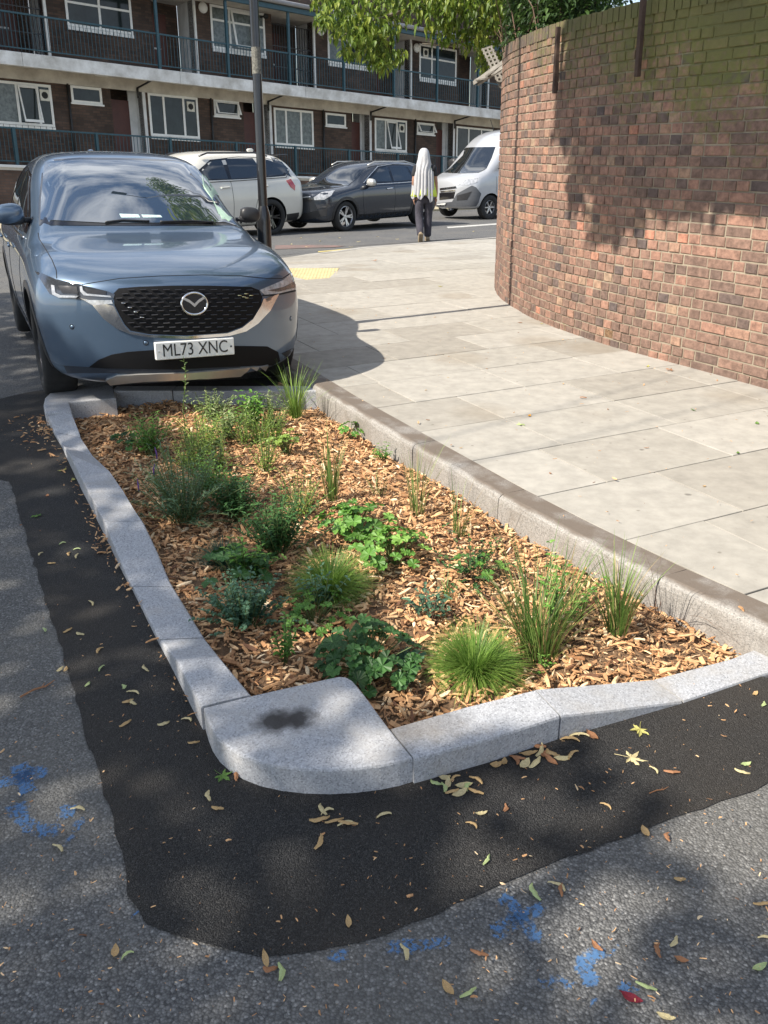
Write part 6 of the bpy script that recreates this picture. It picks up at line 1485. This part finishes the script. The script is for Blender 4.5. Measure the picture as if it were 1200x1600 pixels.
# +y is away from the camera; the left leg (x<0) trails with its heel up, the right leg carries the weight
J = [(0,0,.92,.15,.11), (0,.0,1.10,.13,.10), (0,.01,1.28,.15,.105), (0,.01,1.40,.12,.085), (0,.02,1.47,.05,.05), (0,.035,1.55,.075,.09), (0,.04,1.64,.070,.085),
     (-.17,.0,1.38,.055,.055), (-.215,-.03,1.12,.043,.043), (-.20,.06,.90,.033,.03), (-.195,.085,.83,.038,.02),
     (.17,.0,1.38,.055,.055), (.225,.0,1.12,.043,.043), (.245,.03,.88,.033,.03), (.24,.05,.81,.038,.02),
     (-.09,0,.84,.085,.085), (-.09,.02,.47,.055,.058), (-.085,-.16,.14,.036,.04), (.09,0,.84,.085,.085), (.085,.06,.48,.056,.058), (.08,.06,.10,.036,.04)]
E_ = [(0,1),(1,2),(2,3),(3,4),(4,5),(5,6),(3,7),(7,8),(8,9),(9,10),(3,11),(11,12),(12,13),(13,14),(0,15),(15,16),(16,17),(0,18),(18,19),(19,20)]
skinned('body', J, E_, m_skin, parent=walker)
# hands: four fingers and a thumb each, hanging relaxed
for sg, hx, hy, hz in ((-1, -.195, .085, .83), (1, .24, .05, .81)):
    Jh = [(hx, hy, hz, .030, .016), (hx, hy+.006, hz-.045, .034, .016)]; Eh = [(0,1)]
    for k, (dy, ln) in enumerate(((-.024, .055), (-.008, .068), (.008, .064), (.024, .050))):
        b = len(Jh); Jh += [(hx+sg*.002, hy+dy+.006, hz-.075, .0095, .0095), (hx-sg*.006, hy+dy+.010, hz-.075-ln*.55, .0085, .0085), (hx-sg*.018, hy+dy+.012, hz-.075-ln, .007, .007)]; Eh += [(1,b),(b,b+1),(b+1,b+2)]
    b = len(Jh); Jh += [(hx-sg*.012, hy-.032, hz-.03, .011, .011), (hx-sg*.018, hy-.044, hz-.065, .009, .009)]; Eh += [(0,b),(b,b+1)]
    skinned('hand', Jh, Eh, m_skin, sub=1, parent=walker)
tr = skinned('trousers', [(0,0,.94,.165,.125), (0,0,.86,.17,.13), (-.095,0,.80,.105,.105), (-.095,.02,.46,.082,.088), (-.088,-.15,.17,.068,.075), (-.086,-.17,.12,.066,.072), (.095,0,.80,.105,.105), (.09,.06,.48,.082,.09), (.085,.065,.14,.072,.080), (.085,.065,.07,.072,.08)], [(0,1),(1,2),(2,3),(3,4),(4,5),(1,6),(6,7),(7,8),(8,9)], m_trou, parent=walker)
skinned('shirt', [(0,0,.98,.15,.115),(0,.0,1.2,.155,.115),(0,.01,1.36,.155,.11),(0,.012,1.44,.085,.075),(-.175,0,1.375,.07,.07),(-.215,-.02,1.20,.062,.062),(.175,0,1.375,.07,.07),(.222,0,1.20,.062,.062)], [(0,1),(1,2),(2,3),(2,4),(4,5),(2,6),(6,7)], m_tee, parent=walker)
# waistcoat: flared tube around the trunk
mb = MB(); n = 36; vs = []
for i, (z, rx, ry) in enumerate([(1.42,.145,.10),(1.33,.185,.13),(1.2,.185,.135),(1.05,.205,.15),(.94,.235,.17),(.86,.255,.18)]):
    for j in range(n):
        a = 2*math.pi*j/n; f = 1+.04*math.sin(a*5+i)*i/5; vs.append((rx*f*math.cos(a), .01+ry*f*math.sin(a), z+.015*math.sin(a*3)))
mb.add(vs, [(i*n+j, i*n+(j+1) % n, (i+1)*n+(j+1) % n, (i+1)*n+j) for i in range(5) for j in range(n)]); hv_ = mb.build('waistcoat', m_hiv, walker, smooth=True); q = hv_.modifiers.new('s', 'SOLIDIFY'); q.thickness = .008; bake(hv_)
# the cloth: over the head, falling down the back in folds
mb = MB(); n = 56; vs = []; lv = [(1.725,.012,.012,.045),(1.715,.05,.055,.04),(1.68,.085,.095,.035),(1.60,.105,.12,.03),(1.52,.11,.125,.02),(1.45,.14,.135,.0),(1.36,.185,.15,-.01),(1.22,.195,.165,-.01),(1.05,.205,.175,-.01),(.92,.215,.18,-.01),(.83,.22,.185,-.01)]
for i, (z, rx, ry, cy) in enumerate(lv):
    for j in range(n):
        t = j/(n-1); a = math.pi*(1.0+.86*t) if i > 5 else math.pi*(.70+1.60*t)   # open at the front (away from us)
        am = .0 if i < 3 else .085*min(1, (i-2)/5); f = 1+am*math.sin(j*.95+i*.12)+am*.6*math.sin(j*.43+1)
        dz = -.05*math.sin(j*.33)*(i/10)**2 - (.05 if j > n*.72 else 0)*(i/10)**3
        vs.append((rx*f*math.cos(a)-.012, cy+ry*f*math.sin(a)*(.9 if i > 4 else 1), z+dz))
mb.add(vs, [(i*n+j, i*n+j+1, (i+1)*n+j+1, (i+1)*n+j) for i in range(len(lv)-1) for j in range(n-1)]); cl = mb.build('head_cloth', m_cloth, walker, smooth=True)
q = cl.modifiers.new('s', 'SOLIDIFY'); q.thickness = .010; q = cl.modifiers.new('b', 'SUBSURF'); q.levels = 1; bake(cl)
for (x, y, z, rx) in ((-.088, -.20, .075, -1.15), (.085, .10, .045, 0)):
    sh_ = blob('shoe', walker, (x, y, z), (.048, .135, .045), m_shoe, Matrix.Rotation(rx, 3, 'X'))
    mb = MB(); mb.fbox(Vector((x, y, z)), Vector((1,0,0)), Matrix.Rotation(rx, 3, 'X') @ Vector((0,1,0)), Matrix.Rotation(rx, 3, 'X') @ Vector((0,0,1)), (-.044,-.125,-.048), (.044,.125,-.028)); o = mb.build('sole', m_shoe, sh_); o.parent = walker; finish(o, .012); bake(o); o.parent = sh_
mb = MB(); mb.lathe([(.036,-.03),(.044,.0),(.044,.04)], (-.195,.085,.80), (0,0,1), 10)

# ================================================================== TREES
m_bark = M('tree_bark', (.20, .17, .14), rough=.95, var=(.09, .08, .06), vscale=7, bump=.6, bscale=20, bdist=.03)
m_tl = leafmat('sunlit_tree_leaf', (.13, .21, .028), (.33, .38, .06), trans=.42, dark=.4)  # warm sunlit tone put into the outer leaf colour
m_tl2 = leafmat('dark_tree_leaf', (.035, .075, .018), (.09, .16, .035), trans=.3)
def crown(name, parent, clumps, n_per, L_, w_, mat_, droopy=.8):
    """clumps: (centre, radius, number factor); leaves hang from random points inside each clump"""
    mb = MB(); r3 = random.Random(len(clumps)*7+n_per)
    for (c, rad, k) in clumps:
        for i in range(int(n_per*k)):
            d = Vector((r3.gauss(0, 1), r3.gauss(0, 1), r3.gauss(0, 1))); d.normalize(); d *= rad*(r3.random()**.45)
            p = Vector(c)+Vector((d.x, d.y, d.z*.8)); az = r3.uniform(0, 6.283)
            leaf(mb, p, (math.cos(az), math.sin(az), -droopy*r3.uniform(.2, 1.6)), L_*r3.uniform(.6, 1.2), w_*r3.uniform(.7, 1.2), min(1, max(0, r3.gauss(.5, .27))), droop=.2)
    return mb.build(name, mat_, parent, colors=True)
# street tree whose crown hangs over the wall: its leaves show along the top of the picture
tb = ac(10.2, 8.3); tb.z = 0
t1 = empty('tree', tb, 0, 'leafy tree leaning over the end of the brick wall, its leaves hanging over the street', 'tree')
def P3(x, y, d): return EYE + ray(x, y)*(d/F)         # a place in the air seen at a pixel, at that depth
def tw(p): return Vector(p)-tb
mb = MB(); f1 = P3(798, 60, 11.3); f2 = P3(760, -20, 11.5); f3 = P3(640, -60, 11.5); mb.tube([(0,0,0), (-.1,-.1,1.5), tw(P3(840, 110, 11.6)), tw(f1)], [.17,.15,.10,.08], 10); mb.build('trunk', m_bark, t1, smooth=True)
for pts_, r_ in [([f1, P3(765,20,11.3), P3(700,-10,11.2), P3(600,-20,11)], [.06,.045,.03,.015]), ([f1, P3(830,-20,11.5), P3(860,-90,11.7)], [.06,.04,.02]), ([P3(798,60,11.3), P3(745,58,11.2), P3(700,72,11.1), P3(660,68,11)], [.03,.02,.014,.008]), ([P3(700,-10,11.2), P3(620,20,11), P3(560,40,10.9), P3(530,60,10.8)], [.03,.02,.012,.006])]:
    mb = MB(); mb.tube([tw(p) for p in pts_], r_, 8); mb.build('limb', m_bark, t1, smooth=True)
CL = [((515,-5),.30,.7),((545,20),.35,1),((560,55),.30,1.0),((585,85),.20,.6),((535,38),.25,.5),((505,30),.14,.25),((600,20),.35,.9),((590,50),.25,.6),((620,85),.15,.25),((640,-10),.40,1.1),((680,10),.38,1.1),((720,-5),.38,1.1),((700,45),.22,.4),((735,50),.25,.55),((760,60),.28,.7),((770,20),.40,1.2),((800,0),.45,1.4),((835,15),.40,1.2),((860,-20),.45,1.3),((760,90),.20,.35),((570,-30),.45,1),((620,-50),.5,1.0),((700,-60),.6,1.2),((780,-60),.6,1.2),((500,-40),.4,.8),((545,80),.12,.2),((598,100),.10,.2)]
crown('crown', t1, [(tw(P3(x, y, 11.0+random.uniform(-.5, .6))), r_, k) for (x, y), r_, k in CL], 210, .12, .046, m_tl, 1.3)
crown('inner_crown', t1, [(tw(P3(x, y, 12.0)), .5, 1) for x, y in ((800,20),(850,0),(760,0),(880,-30),(830,50),(720,-20))], 260, .10, .045, m_tl2, 1.0)  # darker leaf copy puts the crown's inner shade into colour
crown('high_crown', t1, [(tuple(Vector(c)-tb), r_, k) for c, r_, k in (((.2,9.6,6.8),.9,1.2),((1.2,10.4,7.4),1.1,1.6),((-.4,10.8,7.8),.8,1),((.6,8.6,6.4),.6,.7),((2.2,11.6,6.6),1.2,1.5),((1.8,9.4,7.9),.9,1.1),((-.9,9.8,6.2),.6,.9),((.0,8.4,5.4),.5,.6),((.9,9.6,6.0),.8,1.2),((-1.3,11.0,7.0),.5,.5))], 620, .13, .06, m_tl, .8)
for e in ((.2,9.6,6.8),(1.2,10.4,7.6),(-.4,10.8,7.8)):
    mb = MB(); mb.tube([tw(f1), Vector(e).lerp(Vector(f1), .45)+Vector((.2,.4,.4))-tb, Vector(e)-tb], [.06,.04,.015], 7); mb.build('limb', m_bark, t1, smooth=True)
# dark ivy and bramble mass along the top of the wall
iv = MB(); r4 = random.Random(5)
for i in range(24000):
    s = s_start + (WL-s_start)*r4.uniform(.42, .97); p, t = crv(fine, s); nr = Vector((-t.y, t.x, 0))
    if nr.dot(CX) > 0: nr = -nr
    q = p - nr*abs(r4.gauss(.25, .35)) + Z0 + UPW*(HW+.05+r4.random()**1.05*(.15+1.0*min(1, max(0, (p.dot(A)-3.6)/2.2))))
    az = r4.uniform(0, 6.28); leaf(iv, q, (math.cos(az), math.sin(az), r4.uniform(-1, .3)), .085*r4.uniform(.5, 1.2), .035, r4.random(), droop=.2)
ivo = empty('hedge', ac(6.5, 5.6, 2.5), 0, 'dark tangled ivy hedge along the top of the brick wall', 'hedge')
o = iv.build('foliage', m_tl2, ivo, colors=True); o.location = -ivo.location
iv = MB()
for i in range(150):
    s = s_start + (WL-s_start)*r4.uniform(.45, .97); p, t = crv(fine, s); nr = Vector((-t.y, t.x, 0))
    if nr.dot(CX) > 0: nr = -nr
    q = p - nr*r4.uniform(.0, .4) + Z0 + UPW*(HW+.02); e = q + t*r4.uniform(-.6, .6) - nr*r4.uniform(-.15, .3) + UPW*r4.uniform(.1, .7)
    iv.tube([q, q.lerp(e, .5)+UPW*.08, e], [.008, .006, .003], 4)
o = iv.build('bare_stems', m_twig, ivo); o.location = -ivo.location
# old post and broken trellis at the end of the wall
m_grey = M('weathered_timber', (.30, .28, .25), rough=.9, var=(.17, .155, .135), vscale=12, bump=.3, bscale=60)
pa = P3(801, 55, 10.1); pb = P3(800, 165, 9.6); d_ = (pa-pb)
mb = MB(); mb.fbox(pb, CX.normalized(), A.normalized(), d_.normalized(), (-.035,-.025,0), (.035,.025,d_.length)); o = mb.build('timber_post', m_grey, fix=True); finish(o, .005); bake(o); tag(o, 'grey weathered post fixed to the far end of the brick wall', 'post')
tr_ = empty('trellis', P3(775, 105, 10.4), 0, 'broken grey trellis panel hanging off the end of the wall', 'trellis')
def slat(a, b, w, nm='slat'):
    a = a-tr_.location; b = b-tr_.location; d = (b-a); L2 = d.length; d.normalize(); sd_ = d.cross(fw).normalized(); mb = MB(); mb.fbox(a, d, sd_, d.cross(sd_), (0,-w/2,-.008), (L2,w/2,.008)); return mb.build(nm, m_grey, tr_, fix=True)
c0 = P3(754, 76, 10.3); c1 = P3(783, 138, 10.2)
for k in range(3):
    o_ = (P3(762,76,10.3)-P3(754,78,10.3))*(k*.8); slat(c0+o_, c1+o_, .02)
for k in range(11):
    m_ = c0.lerp(c1, (k+.3)/11); e_ = (P3(766,74,10.3)-P3(752,79,10.3)); slat(m_-e_*.15, m_+e_*1.05, .022)
for (a, b) in (((740,130),(792,93)),((746,131),(793,97)),((752,128),(790,102)),((756,122),(770,112)),((744,124),(760,122))): slat(P3(*a, 10.3), P3(*b, 9.9), .045)

# big street tree behind the photographer's left shoulder: never in view, it throws the dappled shade
t2 = empty('shade_tree', (-8.6, -1.6, 0), 0, 'big street tree behind and left of the camera, casting the dappled shade', 'tree')
mb = MB(); mb.tube([(0,0,0),(.05,.1,2.5),(.3,.5,5.2)], [.34,.27,.2], 12); mb.build('trunk', m_bark, t2, smooth=True)
SG = Vector((SUN.x, SUN.y, SUN.z))/SUN.z
for g, h_ in (((-2.6,2.6),7.5),((-1.0,1.2),7.0),((-4.5,5.5),8.0),((-2.4,5.0),7.6),((-5.5,2.0),8.2),((-4.0,9.0),7.6),((-.6,-.6),7.0)):
    e = Vector((g[0], g[1], 0))+SG*h_-t2.location; s0 = Vector((.3, .5, 5.1))
    mb = MB(); mb.tube([s0, s0.lerp(e, .4)+Vector((0, 0, .3)), s0.lerp(e, .75)+Vector((.1, .1, .1)), e], [.10,.06,.035,.012], 7); mb.build('limb', m_bark, t2, smooth=True)
for g, h_ in (((4.0,6.6),6.6),((4.6,8.2),6.4)):
    e = Vector((g[0], g[1], 0))+SG*h_-t2.location; s0 = Vector((.3, .5, 5.1))+(Vector((-2.6,2.6,0))+SG*7.5-t2.location-Vector((.3,.5,5.1)))*.6
    mb = MB(); mb.tube([s0, s0.lerp(e, .5)+Vector((0, 0, .3)), e], [.014,.008,.005], 6); mb.build('limb', m_bark, t2, smooth=True)
# ground outline of the shaded part (as seen in the photo) and holes where streaks of sun get through
SH = [at(x, y, 0) for x, y in [(235,612),(262,655),(370,735),(440,800),(430,860),(535,905),(575,970),(610,1060),(650,1110),(640,1150),(760,1190),(880,1180),(990,1230),(1005,1300),(1100,1370),(1200,1440),(1330,1560)]]
shp = [(p.x, p.y) for p in SH] + [(1.4, -1.5), (-9, -2.5), (-9.5, 5), (-7.5, 10.5), (-4.6, 11.2), (-2.35, 7.4)]
GAP = [[(640,1238),(700,1280),(790,1370),(900,1460),(1010,1560),(1060,1620),(1000,1620),(880,1490),(770,1400),(690,1310),(630,1250)],
       [(715,1225),(800,1290),(900,1370),(1000,1440),(1110,1530),(1110,1550),(990,1460),(890,1390),(790,1310),(705,1240)],
       [(240,1290),(300,1330),(370,1400),(420,1470),(400,1478),(350,1420),(290,1350),(232,1305)], [(540,1110),(590,1150),(640,1175),(640,1190),(580,1165),(530,1125)], [(500,1160),(545,1190),(560,1230),(530,1200)]]
gaps = [[(at(x, y, 0).x, at(x, y, 0).y) for x, y in g] for g in GAP]
# the wall's upper right is shaded too: the target there is tested on the wall plane
wsh = [(870,62),(850,120),(862,170),(885,200),(880,240),(895,300),(905,345),(930,352),(955,345),(985,330),(1040,325),(1080,300),(1110,288),(1135,318),(1160,300),(1200,250),(1200,130),(1260,60),(1260,-60),(870,-40)]
whole = [[(925,245),(945,240),(935,300),(920,335)],[(1015,250),(1065,235),(1080,262),(1030,270)],[(1150,170),(1180,130),(1200,140),(1190,200),(1155,240)],[(955,285),(972,270),(968,325),(950,330)]]
def wall_q():
    while True:
        x = r5.uniform(850, 1260); y = r5.uniform(-60, 352)
        if y > 150 and math.sin(x*.061+1.3*math.sin(y*.035))+.6*math.sin(x*.13+y*.02) < -.75+max(0, y-250)*.006: continue
        if inside((x, y), wsh) and not any(inside((x, y), h) for h in whole): return (x+r5.gauss(0, 9), y+r5.gauss(0, 9))
r5 = random.Random(9); lf = MB(); cnt = 0
gx0, gx1 = min(p[0] for p in shp), max(p[0] for p in shp); gy0, gy1 = min(p[1] for p in shp), max(p[1] for p in shp)
while cnt < 21000:
    g = (r5.uniform(gx0, gx1), r5.uniform(gy0, gy1))
    if not inside(g, shp) or any(inside((g[0]+ex, g[1]+ey), h) for h in gaps for ex, ey in ((0,0),(.09,.05),(-.09,-.05),(.06,-.09),(-.06,.09))): continue
    cnt += 1; h_ = r5.uniform(5.6, 9.2) + .5*math.sin(g[0]*1.7)
    if g[0] > -1.5 and g[1] < 3.2: h_ = r5.uniform(5.4, 7.0)
    p = Vector((g[0], g[1], 0)) + SG*h_ - t2.location; az = r5.uniform(0, 6.28)
    leaf(lf, p, (math.cos(az), math.sin(az), r5.uniform(-.6, .4)), .17*r5.uniform(.7, 1.1), .13, r5.random(), droop=.15)
lf.build('crown', m_tl2, t2, colors=True)
lf = MB(); cw = CX*4.98
for i in range(15000):
    x, y = wall_q(); d = ray(x, y); k = (Vector((0,0,0))+CX*4.98-EYE).dot(CX)/d.dot(CX); w0 = EYE+d*k
    h_ = r5.uniform(3.2, 5.6); p = w0 + SG*h_ - t2.location; az = r5.uniform(0, 6.28)
    leaf(lf, p, (math.cos(az), math.sin(az), r5.uniform(-.9, .1)), .13*r5.uniform(.7, 1.2), .085, r5.random(), droop=.2)
lf.build('outer_crown', m_tl2, t2, colors=True)
